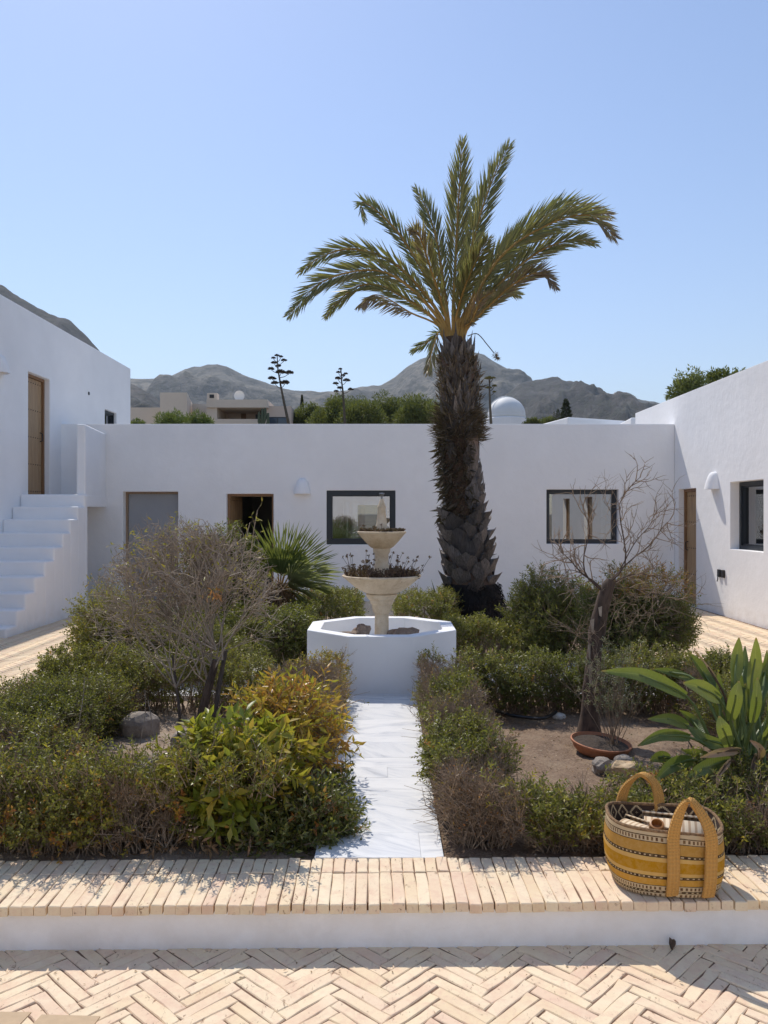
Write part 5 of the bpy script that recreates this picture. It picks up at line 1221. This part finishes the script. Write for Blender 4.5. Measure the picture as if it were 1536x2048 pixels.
# right dead tree
dt = empty('dead_tree', tuple(P(1178, 1462, 5.25)), label='small dead tree with peeling bark standing in the right bed', cat='tree')
tp = [P(1178, 1470, 5.25), P(1180, 1400, 5.25), P(1186, 1330, 5.27), P(1196, 1250, 5.3), P(1212, 1185, 5.3), P(1222, 1160, 5.3)]
c_ = catmull(tp, 16); rr = [.085, .062, .058, .055, .055, .054, .053, .052, .052, .051, .050, .050, .048, .046, .042, .036, .028]
m = MB(); m.tube(c_, [r_ * (1 + .08 * rng.normal()) for r_ in rr], 12); m.build('trunk', M_bark, dt, smooth=True)
m = MB()
for (x, y, w_, h_) in ((1180, 1330, 7, 40), (1184, 1240, 8, 26), (1200, 1215, 7, 18), (1178, 1290, 5, 30)):
    a = P(x, y, 5.205); s_ = 5.2 / F; m.add([(a.x - w_ * s_ / 2, a.y, a.z), (a.x + w_ * s_ / 2, a.y - .008, a.z + .01), (a.x + w_ * s_ * .3, a.y - .012, a.z - h_ * s_), (a.x - w_ * s_ * .2, a.y - .002, a.z - h_ * s_ * .9), (a.x, a.y + .012, a.z)], [(0, 3, 2, 1), (0, 1, 4), (0, 4, 3), (1, 2, 4), (2, 3, 4)])
m.build('torn_bark', M_twig_pale, dt)
mains = [([(1212, 1190), (1190, 1165), (1165, 1148), (1140, 1120), (1118, 1100)], .016), ([(1205, 1182), (1172, 1150), (1168, 1110), (1180, 1060), (1166, 1020)], .013), ([(1220, 1165), (1250, 1130), (1248, 1080), (1238, 1010), (1262, 972), (1280, 955)], .013),
         ([(1222, 1160), (1262, 1120), (1300, 1090), (1325, 1055), (1340, 1040)], .011), ([(1220, 1170), (1260, 1150), (1300, 1150), (1335, 1165)], .012), ([(1240, 1140), (1270, 1085), (1300, 1050), (1310, 1020)], .008),
         ([(1172, 1150), (1140, 1140), (1125, 1155)], .007), ([(1215, 1180), (1250, 1175), (1300, 1185), (1350, 1200)], .008), ([(1245, 1080), (1225, 1030), (1205, 1000)], .005), ([(1190, 1290), (1160, 1270), (1145, 1265)], .006)]
segs = []; random.seed(9); m = MB()
for pts, r0 in mains:
    dy = random.uniform(-.25, .25); q = catmull([P(x, y, 5.3 + dy * i / len(pts)) for i, (x, y) in enumerate(pts)], 10); m.tube(q, [r0 * .50 * (1 - .075 * i) for i in range(11)], 6)
    for i in range(3, 11):
        for k in range(1 + i % 2):
            d = unit(np.array(q[i] - q[i - 1])[None] + rng.normal(size=(1, 3)) * .02)[0] + rng.normal(size=3) * .55; grow(np.array(q[i]), d / np.linalg.norm(d), random.uniform(.10, .2), r0 * .28 + .001, 1, segs, .6, [0, 1, 1], .2, .03)
m.build('limbs', M_bark, dt, smooth=True)
for i in range(16):  # grey dead sprouts on the trunk
    b = np.array(P(1182 + random.uniform(-8, 8), random.uniform(1250, 1400), 5.2)); d = unit(rng.normal(size=(1, 3)) * [1, .5, .8] + [0, -.5, .1])[0]; grow(b, d, random.uniform(.06, .14), .002, 1, segs, .6, [0, 1, 1], .25, 0)
for i in range(60):
    b = np.array(P(random.uniform(1215, 1345), random.uniform(1150, 1240), 5.35 + random.uniform(-.1, .3))); grow(b, unit(rng.normal(size=(1, 3)) + [0, 0, -.1])[0], random.uniform(.1, .22), .002, 1, segs, .6, [0, 1, 1], .25, 0)
fo = Foliage(); sticks_from(fo, segs); fo.build('twigs', [M_leaf, M_twig], dt)

# terracotta saucer and little shrub
sc_ = P(1196, 1492, 4.97); sz = sc_.z + .012
sau = empty('plant_saucer', (sc_.x, sc_.y, .135), label='terracotta saucer half sunk in the soil at the foot of the dead tree', cat='saucer')
m = MB(); m.lathe([(.155, .13), (.175, .15), (.190, .185), (.198, .19), (.200, .203), (.192, .206), (.182, .19), (.165, .165), (.0, .160)], 48, (0, 0), cap=False)
o = m.build('rim', M_terra, None, smooth=True); o.parent = sau; o.location = (0, 0, -.14); o.rotation_euler = (R(3), R(5), 0)
m = MB(); m.lathe([(.186, .186), (.12, .192), (.0, .200)], 32, (0, 0), cap=False); o = m.build('soil_fill', flat('dark_soil', (.05, .035, .025), .95, var=.5, scale=60, bump=1), None); o.parent = sau; o.location = (0, 0, -.14); o.rotation_euler = (R(3), R(5), 0)
sau.scale = (.93, .93, .90)
b = np.array(P(1228, 1497, 4.95)); fo = Foliage(); segs = []; random.seed(3)
for i in range(22):
    d = np.array([random.gauss(0, .28), random.gauss(0, .28), 1.0]); d /= np.linalg.norm(d); grow(b + rng.normal(size=3) * [.012, .012, 0], d, random.uniform(.26, .40), .003, 1, segs, .35, [0, 1, 1], .08, .06)
sticks_from(fo, segs); tips = np.array([s[1] for s in segs if s[1][2] > b[2] + .20]); tips = tips[rng.integers(0, len(tips), 230)]
fo.sprigs(tips, unit(rng.normal(size=(len(tips), 3)) * .5 + [0, 0, .8]), .045, 7, .022, .006, rng.uniform(.0, 1, len(tips)), .1)
fo.build('small_shrub', [leaf_mat('grey_leaf', [(0, (.15, .17, .10)), (1, (.34, .35, .22))], .6, .25), M_twig], label='small upright grey leaved shrub growing in the terracotta saucer', cat='shrub')

# ================================================================== BIRD OF PARADISE PLANT
sp = P(1478, 1625, 3.98); sp.z = .16
strel = empty('bird_of_paradise_plant', tuple(sp), label='bird of paradise plant with big paddle leaves at the right edge', cat='plant')
def paddle(tip, mid, base, W, t, roll=0.0, fold=.22, pet0=None, ns=14, dry=False, wave=.0):
    """leaf blade from base to tip through mid; petiole from the clump to base"""
    c = catmull([base, mid, tip], ns); V = []; T = []; uv = []; view = Vector((math.sin(roll), -math.cos(roll), .25)).normalized()
    for i, p in enumerate(c):
        f = i / ns; t_ = (c[min(i + 1, ns)] - c[max(i - 1, 0)]).normalized(); side = t_.cross(view).normalized(); nrm = side.cross(t_).normalized()
        w = W * .5 * (math.sin(math.pi * min(1, (f * .93 + .07)) ** .78)) ** .72 if f < 1 else 0.001
        w = max(w, .003)
        for k, s in enumerate((-1, -.5, 0, .5, 1)): V.append(p + side * (w * s) + nrm * (fold * abs(s) ** 1.3 * w + wave * math.sin(f * 14 + s * 2) * abs(s)))
    Fs = []; uvl = []
    for i in range(ns):
        for k in range(4):
            a = i * 5 + k; Fs.append((a, a + 1, a + 6, a + 5)); uvl += [(k / 4, i / ns), ((k + 1) / 4, i / ns), ((k + 1) / 4, (i + 1) / ns), (k / 4, (i + 1) / ns)]
    lf = ob('leaf', mesh_np('leaf', V, Fs, M_dry if dry else M_strel, tint=np.full(len(Fs), t), smooth=True, uv=uvl), strel)
    p0 = sp + Vector((rng.normal() * .07, rng.normal() * .07, .0)); q = catmull([p0, (p0 * .45 + base * .55) + Vector((0, 0, .04)), base, c[int(ns * .6)]], 12)
    MB().tube(q, [.012 * (1 - .055 * i) for i in range(13)], 7).build('stem', flat('strelitzia_stem', (.11, .15, .04), .5) if not dry else M_dry, lf, smooth=True)
Dn = 3.95
def S(x, y, d=0): return P(x, y, Dn + d)
LV = [  # tip, mid, base, width(px), tint, roll
    ((1203, 1342, .0), (1290, 1352, .05), (1372, 1392, .1), 34, .55, .0, .3), ((1305, 1338, .3), (1345, 1345, .3), (1392, 1362, .2), 20, .3, 0, .3),
    ((1366, 1366, -.1), (1400, 1375, -.05), (1440, 1400, 0), 36, .85, 0, .3), ((1378, 1305, .2), (1410, 1350, .2), (1438, 1400, .1), 34, .15, .3, .5),
    ((1478, 1275, .1), (1474, 1315, .1), (1470, 1362, .05), 30, .9, 0, .12), ((1512, 1275, .0), (1510, 1325, .05), (1502, 1378, .05), 32, .9, 0, .12), ((1490, 1292, .25), (1488, 1340, .2), (1480, 1390, .1), 24, .3, 0, .2),
    ((1534, 1300, .2), (1530, 1350, .2), (1520, 1400, .1), 26, .2, 0, .2), ((1478, 1362, -.1), (1470, 1395, -.1), (1462, 1440, -.05), 34, .8, .0, .2), ((1515, 1355, -.15), (1512, 1400, -.15), (1505, 1445, -.1), 26, .4, 0, .2),
    ((1295, 1438, -.1), (1340, 1438, -.05), (1376, 1452, 0), 26, .7, 0, .35), ((1275, 1492, -.2), (1325, 1470, -.15), (1380, 1475, -.1), 26, .35, 0, .3), ((1372, 1450, .0), (1410, 1480, -.05), (1450, 1492, -.05), 28, .6, 0, .3),
    ((1438, 1432, -.25), (1446, 1460, -.25), (1460, 1495, -.15), 34, .8, 0, .15), ((1300, 1522, -.15), (1318, 1514, -.12), (1340, 1516, -.1), 26, .2, 0, .2), ((1312, 1560, -.3), (1345, 1530, -.25), (1385, 1520, -.15), 30, .3, 0, .2),
    ((1372, 1555, -.35), (1410, 1535, -.3), (1460, 1520, -.15), 30, .2, 0, .2), ((1545, 1330, -.1), (1548, 1400, -.1), (1540, 1450, 0), 34, .5, 0, .2), ((1560, 1380, -.2), (1550, 1430, -.2), (1530, 1480, -.1), 30, .4, 0, .2),
    ((1436, 1345, .1), (1440, 1380, .1), (1452, 1420, .05), 20, .5, 0, .2), ((1358, 1420, .2), (1385, 1440, .2), (1410, 1475, .1), 22, .1, 0, .4), ((1570, 1300, .2), (1575, 1370, .2), (1555, 1430, .1), 36, .4, 0, .2),
    ((1590, 1420, -.2), (1570, 1460, -.2), (1540, 1500, -.1), 34, .3, 0, .2), ((1425, 1400, .25), (1440, 1440, .2), (1462, 1480, .1), 30, .05, .5, .5), ((1365, 1500, .1), (1400, 1510, .1), (1440, 1530, .05), 26, .15, 0, .3)]
random.seed(21)
for i in range(14):
    bx = random.uniform(1455, 1560); hy = random.uniform(1300, 1440); lean = random.uniform(-28, 34); dd = random.uniform(.05, .45)
    LV.append(((bx + lean, hy, dd), (bx + lean * .6, hy + 45, dd), (bx + lean * .25, hy + 92, dd * .7), random.uniform(20, 28), random.uniform(0, .95), random.uniform(-.6, .6), random.uniform(.15, .5)))
for t_, m_, b_, w_, ti, ro, fd in LV: paddle(S(*t_), S(*m_), S(*b_), w_ * .88 * Dn / F, ti, ro, fd)
for t_, m_, b_, w_ in [((1388, 1300, .1), (1420, 1340, .1), (1452, 1398, .05), 6), ((1400, 1515, -.3), (1440, 1505, -.25), (1480, 1500, -.1), 16), ((1430, 1580, -.35), (1440, 1545, -.3), (1462, 1520, -.2), 10), ((1478, 1600, -.3), (1500, 1560, -.25), (1512, 1510, -.15), 14), ((1500, 1480, -.2), (1520, 1500, -.2), (1515, 1530, -.1), 16)]:
    paddle(S(*t_), S(*m_), S(*b_), w_ * Dn / F, .85, 0, .5, dry=True, wave=.004)
# dry strappy litter under the plant
fo = Foliage(); n = 330; b = np.array(sp) + rng.normal(size=(n, 3)) * [.20, .16, .03] + [0, -.08, .04]; fo.leaves(b, unit(rng.normal(size=(n, 3)) * [1, .8, .35] + [-.2, -.3, .1]), rdir(n), rng.uniform(.08, .26, n), rng.uniform(.006, .02, n), rng.uniform(.1, 1, n), fold=.3, curl=.15)
fo.build('dead_straps', [leaf_mat('dead_strap', [(0, (.07, .05, .035)), (.6, (.24, .18, .13)), (1, (.50, .45, .38))], .7, .1), M_twig], strel)
c = P(1440, 1640, 3.75); shrub('low_green_shrub', 'small leaved green growth around the foot of the bird of paradise plant', (c.x, c.y + .05, .24), (.5, .2, .16), 1300, (.12, .46), L=.022, W=.010, seed=14, slen=.08)

# ================================================================== HOSE, STONES, LITTER
hz = [(945, 1415), (985, 1422), (1020, 1434), (1060, 1441), (1085, 1443), (1104, 1437), (1112, 1432)]
pts = [P(x, y, (CH - .16) * F / (y - 1028)) + Vector((0, 0, .006 + .004 * i)) for i, (x, y) in enumerate(hz)]
MB().tube(catmull(pts, 40), .011, 8).build('hose', M_black, smooth=True, label='black irrigation hose lying on the bare soil', cat='hose')
def ground_pt(x, y, z=.15): D = (CH - z) * F / (y - 1028); return P(x, y, D)
for (x, y, r3, mat, lab, sd, am) in [
    (1118, 1434, (.048, .035, .028), M_pebble, 'pale oval stone at the end of the black hose', 31, .12),
    (1207, 1537, (.075, .06, .05), M_rock, 'rough grey rock left of the tan one below the saucer', 32, .25),
    (1252, 1545, (.085, .055, .05), M_rock_tan, 'tan honeycombed rock behind the basket handle', 33, .3),
    (278, 1466, (.13, .11, .11), M_rock, 'large rounded boulder beside the dead bush', 34, .12),
    (375, 1490, (.12, .09, .075), M_rock, 'flatter boulder at the foot of the dead bush trunks', 35, .18),
    (1040, 1268, (.09, .07, .05), M_rock_tan, 'tan stone just right of the palm base', 36, .2),
    (1065, 1285, (.10, .08, .06), M_rock, 'grey stone in front of the green shrub near the palm', 37, .2),
    (1245, 1522, (.05, .04, .03), M_rock, 'small dark stone touching the saucer rim', 38, .2)]:
    g = ground_pt(x, y); rock('stone', (g.x, g.y, .14 + r3[2] * .45), r3, mat, lab, sd, amp=am)
# pebbles, chips and leaf litter
n = 5200; lx = rng.uniform(-2.5, 2.5, n); ly = rng.uniform(3.35, 8.2, n); ok = ~((lx > -.34) & (lx < .30)) & ~((ly > 6.2) & (ly < 7.75)); lx, ly = lx[ok], ly[ok]; n = len(lx)
fo = Foliage(); fo.leaves(np.stack([lx, ly, .145 + rng.random(n) * .015 + (fbm2(lx * 3, ly * 3, 2, 5) - .5) * .07], 1), unit(rng.normal(size=(n, 3)) * [1, 1, .25]), unit(rng.normal(size=(n, 3)) * .4 + [0, 0, 1]), rng.uniform(.010, .04, n) * np.where(lx > 0, .6, 1), rng.uniform(.006, .014, n), rng.uniform(.0, 1, n), fold=.3)
fo.build('leaf_litter', [M_dry, M_twig], kind='stuff', label='dry leaf litter on the soil')
fo = Foliage(); n = 260; lx = rng.uniform(-1.4, -.5, n); ly = rng.uniform(3.36, 3.6, n); fo.leaves(np.stack([lx, ly, .16 + rng.random(n) * .05], 1), rdir(n, .1), rdir(n), rng.uniform(.03, .07, n), .014, rng.uniform(.4, .9, n), curl=.1)
fo.build('fallen_leaves', [M_dry, M_twig], kind='stuff', label='curled dead leaves along the foot of the front left hedge')
n = 120; bx_ = rng.uniform(-1.5, 1.5, n); by__ = np.where(rng.random(n) < .55, rng.uniform(3.15, 3.32, n), rng.uniform(2.70, 2.94, n)); bz_ = np.where(by__ > 3, GZ + .003, .004)
fo = Foliage(); fo.leaves(np.stack([bx_, by__, bz_], 1), unit(rng.normal(size=(n, 3)) * [1, 1, .1]), np.tile([0, 0, 1.], (n, 1)), rng.uniform(.006, .020, n), rng.uniform(.003, .008, n), rng.random(n), fold=.3)
fo.build('leaf_debris', [M_dry, M_twig], kind='stuff', label='tiny dry leaf scraps on the bench and paving')
# crumpled leaf against the bench wall
lp = P(1350, 1902, 2.91); o = rock('dry_leaf', (lp.x, 2.94, .018), (.009, .006, .015), M_bark, 'small crumpled brown leaf leaning on the foot of the bench wall', 51, 'leaf', sub=2, amp=.7)
# cardboard box at lower left
cb = empty('cardboard_box', (-1.0, 1.9, 0), label='open cardboard carton whose flaps just enter the bottom left corner', cat='box')
m = MB(); m.box(-1.5, -.80, 1.72, 1.725, 0, .2); m.box(-1.5, -.80, 2.095, 2.10, 0, .2); m.box(-.805, -.80, 1.725, 2.095, 0, .2); m.box(-1.5, -1.495, 1.725, 2.095, 0, .2); m.box(-1.495, -.805, 1.725, 2.095, 0, .005); m.build('body', M_card, cb)
m = MB(); m.add([(-1.475, 2.10, .2), (-1.01, 2.10, .2), (-.985, 2.235, .205), (-1.48, 2.238, .207), (-1.475, 2.10, .204), (-1.01, 2.10, .204), (-.985, 2.235, .209), (-1.48, 2.238, .211)], [(3, 2, 1, 0), (4, 5, 6, 7), (0, 1, 5, 4), (1, 2, 6, 5), (2, 3, 7, 6), (3, 0, 4, 7)]); m.build('flap', M_card, cb)
m = MB(); m.add([(-.975, 2.10, .2), (-.802, 2.10, .2), (-.79, 2.228, .198), (-.955, 2.232, .200), (-.975, 2.10, .204), (-.802, 2.10, .204), (-.79, 2.228, .202), (-.955, 2.232, .204)], [(3, 2, 1, 0), (4, 5, 6, 7), (0, 1, 5, 4), (1, 2, 6, 5), (2, 3, 7, 6), (3, 0, 4, 7)]); m.build('flap', M_card, cb)

# ================================================================== WOVEN BASKET BAG
def basket_mats():
    m = N('woven_body'); uvn = m.node('ShaderNodeUVMap'); s = m.node('ShaderNodeSeparateXYZ'); m.l.new(uvn.outputs[0], s.inputs[0]); u, v = s.outputs[0], s.outputs[1]
    wob = m.math('MULTIPLY', m.math('SUBTRACT', m.noise(9, 3, .6, m.obj()), .5), .016); v2 = m.math('ADD', v, wob)
    Y = (.60, .31, .045); LY = (.68, .43, .14); DM = (.50, .24, .008); BR = (.045, .026, .02); CR = (.62, .50, .33); OR = (.50, .27, .06)
    base = m.ramp(v2, [(0, CR), (.06, BR), (.075, CR), (.145, BR), (.16, OR), (.32, BR), (.37, LY), (.43, DM), (.60, LY), (.655, BR), (.70, Y), (.80, BR), (.81, CR), (.88, BR), (.925, CR)], 'CONSTANT')
    def band(a, b): return m.math('MULTIPLY', m.math('GREATER_THAN', v2, a), m.math('LESS_THAN', v2, b))
    def dash(freq, duty): return m.math('GREATER_THAN', m.math('SINE', m.math('MULTIPLY', u, freq)), duty)
    tick = dash(560, .05)
    k = m.mix(m.math('MULTIPLY', tick, m.math('ADD', m.math('ADD', band(.085, .135), m.math('ADD', band(.825, .87), band(.94, .985))), 0, clamp=True)), base, (.12, .06, .035))
    dots = dash(430, .35)
    k = m.mix(m.math('MULTIPLY', dots, m.math('ADD', m.math('ADD', band(.337, .355), band(.668, .686)), band(.895, .912), clamp=True)), k, CR)
    weave = m.math('MULTIPLY', m.math('SINE', m.math('MULTIPLY', u, 2600)), m.math('SINE', m.math('MULTIPLY', v, 330)))
    k = m.mix(m.rng(weave, -1, 1, 0, .16), k, (.25, .13, .03)); k = m.mix(m.rng(m.noise(60, 4, .7, m.obj()), .4, .7, 0, .22), k, (.75, .55, .25))
    m.base(k); m.rough(.95); m.b.inputs['Specular IOR Level'].default_value = .1; m.bump(weave, .5, .0015)
    w = N('woven_lining'); uvn = w.node('ShaderNodeUVMap'); s = w.node('ShaderNodeSeparateXYZ'); w.l.new(uvn.outputs[0], s.inputs[0])
    uu = w.math('PINGPONG', w.math('MULTIPLY', s.outputs[0], 19), .5); vv_ = w.math('PINGPONG', w.math('ADD', w.math('MULTIPLY', s.outputs[1], 3.3), .05), .5)
    uu = w.math('SNAP', uu, .07); vv_ = w.math('SNAP', vv_, .07)
    d = w.math('ABSOLUTE', w.math('SUBTRACT', w.math('ADD', uu, vv_), .5)); on = w.math('LESS_THAN', d, .075); d2 = w.math('LESS_THAN', w.math('ADD', w.math('ABSOLUTE', w.math('SUBTRACT', uu, .5)), w.math('ABSOLUTE', w.math('SUBTRACT', vv_, .5))), .14)
    w.base(w.mix(w.math('ADD', on, d2, clamp=True), (.05, .028, .018), (.55, .42, .24))); w.rough(.95)
    h = N('woven_handle'); uvn = h.node('ShaderNodeUVMap'); s = h.node('ShaderNodeSeparateXYZ'); h.l.new(uvn.outputs[0], s.inputs[0])
    wv = h.math('SINE', h.math('MULTIPLY', s.outputs[0], 60)); wv2 = h.math('SINE', h.math('MULTIPLY', s.outputs[1], 420))
    k = h.mix(h.rng(wv, -1, 1, 0, .35), (.52, .28, .075), (.40, .19, .04)); k = h.mix(h.rng(wv2, -1, 1, 0, .15), k, (.6, .36, .12)); h.base(k); h.rough(.95); h.bump(h.math('ADD', wv, wv2), .5, .002)
    r = N('striped_cloth'); uvn = r.node('ShaderNodeUVMap'); s = r.node('ShaderNodeSeparateXYZ'); r.l.new(uvn.outputs[0], s.inputs[0])
    wv = r.math('SINE', r.math('MULTIPLY', s.outputs[1], 60)); k = r.mix(r.rng(wv, .1, .5, 0, .8), (.66, .54, .38), (.36, .23, .13)); r.base(k); r.rough(.95)
    return m.m, w.m, h.m, r.m
M_wov, M_lin, M_han, M_cloth = basket_mats()
BX, BYc, BZ = 1.088, 3.122, GZ + .002
yaw = R(-7)
bag = empty('basket_bag', (BX, BYc, BZ), yaw, label='mustard yellow woven tote basket with dark stripes standing on the brick bench', cat='basket')
def sel(a, A, B, n=2.7):
    c, s = math.cos(a), math.sin(a); return (math.copysign(abs(c) ** (2 / n), c) * A, math.copysign(abs(s) ** (2 / n), s) * B)
levels = [(1.0, .192, .148), (.98, .200, .156), (.88, .212, .163), (.7, .222, .166), (.45, .226, .170), (.2, .224, .168), (.05, .222, .165), (0, .222, .165)]
Hb = .246; seg = 72; V = []; UVp = []
def rimz(a): return .006 * math.sin(2 * a + .6) - .008 * math.cos(a) + .005 * math.sin(3 * a)
for v_, A, B in levels:
    for k in range(seg):
        a = 2 * math.pi * k / seg; x, y = sel(a, A, B); x += .004 * math.sin(3 * a + v_ * 4); y += .004 * math.sin(2 * a + v_ * 5); V.append((x, y, Hb * (1 - v_) + rimz(a) * (1 - v_)))
nl = len(levels); Fs = []; uv = []; mi = []
for i in range(nl - 1):
    for k in range(seg):
        k2 = (k + 1) % seg; Fs.append((i * seg + k, i * seg + k2, (i + 1) * seg + k2, (i + 1) * seg + k)); uv += [(k / seg, levels[i][0]), ((k + 1) / seg, levels[i][0]), ((k + 1) / seg, levels[i + 1][0]), (k / seg, levels[i + 1][0])]
o = bpy.data.objects.new('woven_body', mesh_np('woven_body', V, Fs, M_wov, smooth=True, uv=uv)); link(o); o.parent = bag
V2 = []; uv = []; Fs = []
ins = [(0, .214, .157), (.3, .206, .150), (.6, .205, .15), (.9, .19, .135)]
for v_, A, B in ins:
    for k in range(seg): a = 2 * math.pi * k / seg; x, y = sel(a, A, B); V2.append((x, y, Hb * (1 - v_) + rimz(a) * (1 - v_) + .001))
for i in range(3):
    for k in range(seg):
        k2 = (k + 1) % seg; Fs.append((i * seg + k, (i + 1) * seg + k, (i + 1) * seg + k2, i * seg + k2)); uv += [(k / seg, ins[i][0]), (k / seg, ins[i + 1][0]), ((k + 1) / seg, ins[i + 1][0]), ((k + 1) / seg, ins[i][0])]
o = bpy.data.objects.new('lining', mesh_np('lining', V2, Fs, M_lin, smooth=True, uv=uv)); link(o); o.parent = bag
m = MB(); pts = []
for k in range(seg + 1): a = 2 * math.pi * k / seg; x, y = sel(a, .218, .161); pts.append(Vector((x, y, Hb + rimz(a) + .002)))
m.tube(pts, .0065, 8); o = bpy.data.objects.new('rolled_rim', m.mesh('rolled_rim', flat('rim_brown', (.20, .12, .06), .95, var=.5, scale=110), True)); link(o); o.parent = bag
MB_ = MB(); MB_.add([(*sel(2 * math.pi * k / seg, .188, .133), .004) for k in range(seg)], [tuple(range(seg))]); o = bpy.data.objects.new('base', MB_.mesh('base', M_han)); link(o); o.parent = bag
def strap(pts, wdir, width, th, name='handle', n=48, nar=None):
    c = catmull(pts, n); V = []; uvs = []
    for i, p in enumerate(c):
        t = (c[min(i + 1, n)] - c[max(i - 1, 0)]).normalized(); w = Vector(wdir(i / n)); w = (w - t * w.dot(t)).normalized(); q = t.cross(w)
        ww = width * (nar(i / n) if nar else 1); tt = th * (1 if not nar else 1 / max(.5, nar(i / n)))
        for a, b in ((-.5, -.5), (-.17, -.62), (.17, -.62), (.5, -.5), (.5, .5), (.17, .62), (-.17, .62), (-.5, .5)): V.append(p + w * ww * a + q * tt * b)
    Fs = []; uv = []
    for i in range(n):
        for k in range(8):
            k2 = (k + 1) % 8; Fs.append((i * 8 + k, i * 8 + k2, (i + 1) * 8 + k2, (i + 1) * 8 + k)); uv += [(k / 8, i / n), ((k + 1) / 8, i / n), ((k + 1) / 8, (i + 1) / n), (k / 8, (i + 1) / n)]
    Fs += [tuple(range(7, -1, -1)), tuple(n * 8 + k for k in range(8))]; uv += [(0, 0)] * 16
    o = bpy.data.objects.new(name, mesh_np(name, V, Fs, M_han, smooth=True, uv=uv)); link(o); o.parent = bag; return o
def nar(f): return 1 - .38 * math.exp(-((f - .5) / .16) ** 2)
fy_ = -.176
def hx(f): return (1, 0, 0)
strap([(.000, fy_ + .022, .012), (.0, fy_ - .002, .08), (.0, fy_ - .004, .17), (.0, fy_ - .002, .235), (.012, fy_ - .004, .30), (.035, fy_ - .0, .355), (.062, fy_ + .004, .375), (.092, fy_ + .004, .345), (.125, fy_ + .002, .29), (.140, fy_ + .0, .235), (.140, fy_ + .004, .17), (.138, fy_ + .006, .08), (.134, fy_ + .026, .012)],
      lambda f: (math.cos((f - .5) * 2.2) if .38 < f < .62 else 1, .25 + .55 * math.exp(-((f - .5) / .1) ** 2), 0), .048, .009, nar=nar)
by_ = .160
strap([(-.135, by_ - .0, .10), (-.135, by_ + .004, .22), (-.13, by_ + .004, .27), (-.105, by_ + .0, .325), (-.055, by_ - .004, .362), (-.005, by_ - .0, .335), (.018, by_ + .004, .28), (.022, by_ + .004, .22), (.022, by_, .10)],
      lambda f: (1, .35 + .6 * math.exp(-((f - .5) / .15) ** 2), 0), .046, .009, nar=nar)
bag.scale = (.965, .985, .99)
# folded textiles inside the basket
def roll_cloth(cx, cy, cz, L, rx, rz_, ang, turns, label, seed):
    V = []; uv = []; Fs = []; n = 60; th = .005
    for i in range(n + 1):
        f = i / n; a = f * turns * 2 * math.pi; k = .25 + .75 * f
        for s in (-1, 1): V.append((rx * k * math.cos(a) , s * L / 2 + .004 * math.sin(f * 9), rz_ * k * math.sin(a)))
    for i in range(n): Fs.append((i * 2, i * 2 + 2, i * 2 + 3, i * 2 + 1)); uv += [(i / n, 0), ((i + 1) / n, 0), ((i + 1) / n, 1), (i / n, 1)]
    me = mesh_np('rolled_textile', V, Fs, M_cloth, smooth=True, uv=uv); o = ob('rolled_textile', me, label=label, cat='textile'); o.location = (BX + cx, BYc + cy, BZ + cz); o.rotation_euler = (0, 0, ang)
    s = o.modifiers.new('thick', 'SOLIDIFY'); s.thickness = th; return o
roll_cloth(.045, .02, .188, .22, .11, .046, R(72), 2.2, 'cream and brown striped textile rolled up in the right of the basket', 1)
roll_cloth(-.08, -.02, .185, .19, .07, .044, R(40), 2.2, 'smaller rolled striped textile in the left of the basket', 2)
rz_l = MB(); rz_l.lathe([(.028, 0), (.030, .03), (.026, .055), (.020, .057), (.018, .03), (.0, .02)], 20, (0, 0), cap=False); o = rz_l.build('leather_roll', flat('tan_leather', (.33, .14, .035), .5), smooth=True, label='small tan leather roll standing between the textiles in the basket', cat='leather roll')
o.location = (BX - .045, BYc - .065, BZ + .205); o.rotation_euler = (R(25), R(-10), 0)

# ================================================================== HAZE
hz_m = bpy.data.materials.new('haze'); hz_m.use_nodes = True; ht = hz_m.node_tree
for n_ in list(ht.nodes):
    if n_.type != 'OUTPUT_MATERIAL': ht.nodes.remove(n_)
pv = ht.nodes.new('ShaderNodeVolumePrincipled'); pv.inputs['Color'].default_value = (.80, .90, 1, 1); pv.inputs['Density'].default_value = .00017; pv.inputs['Anisotropy'].default_value = 0.0
ht.links.new(pv.outputs[0], ht.nodes['Material Output'].inputs['Volume'])
MB().box(-9600, 9600, -3500, 9900, -7, 560).build('haze', hz_m, kind='stuff')
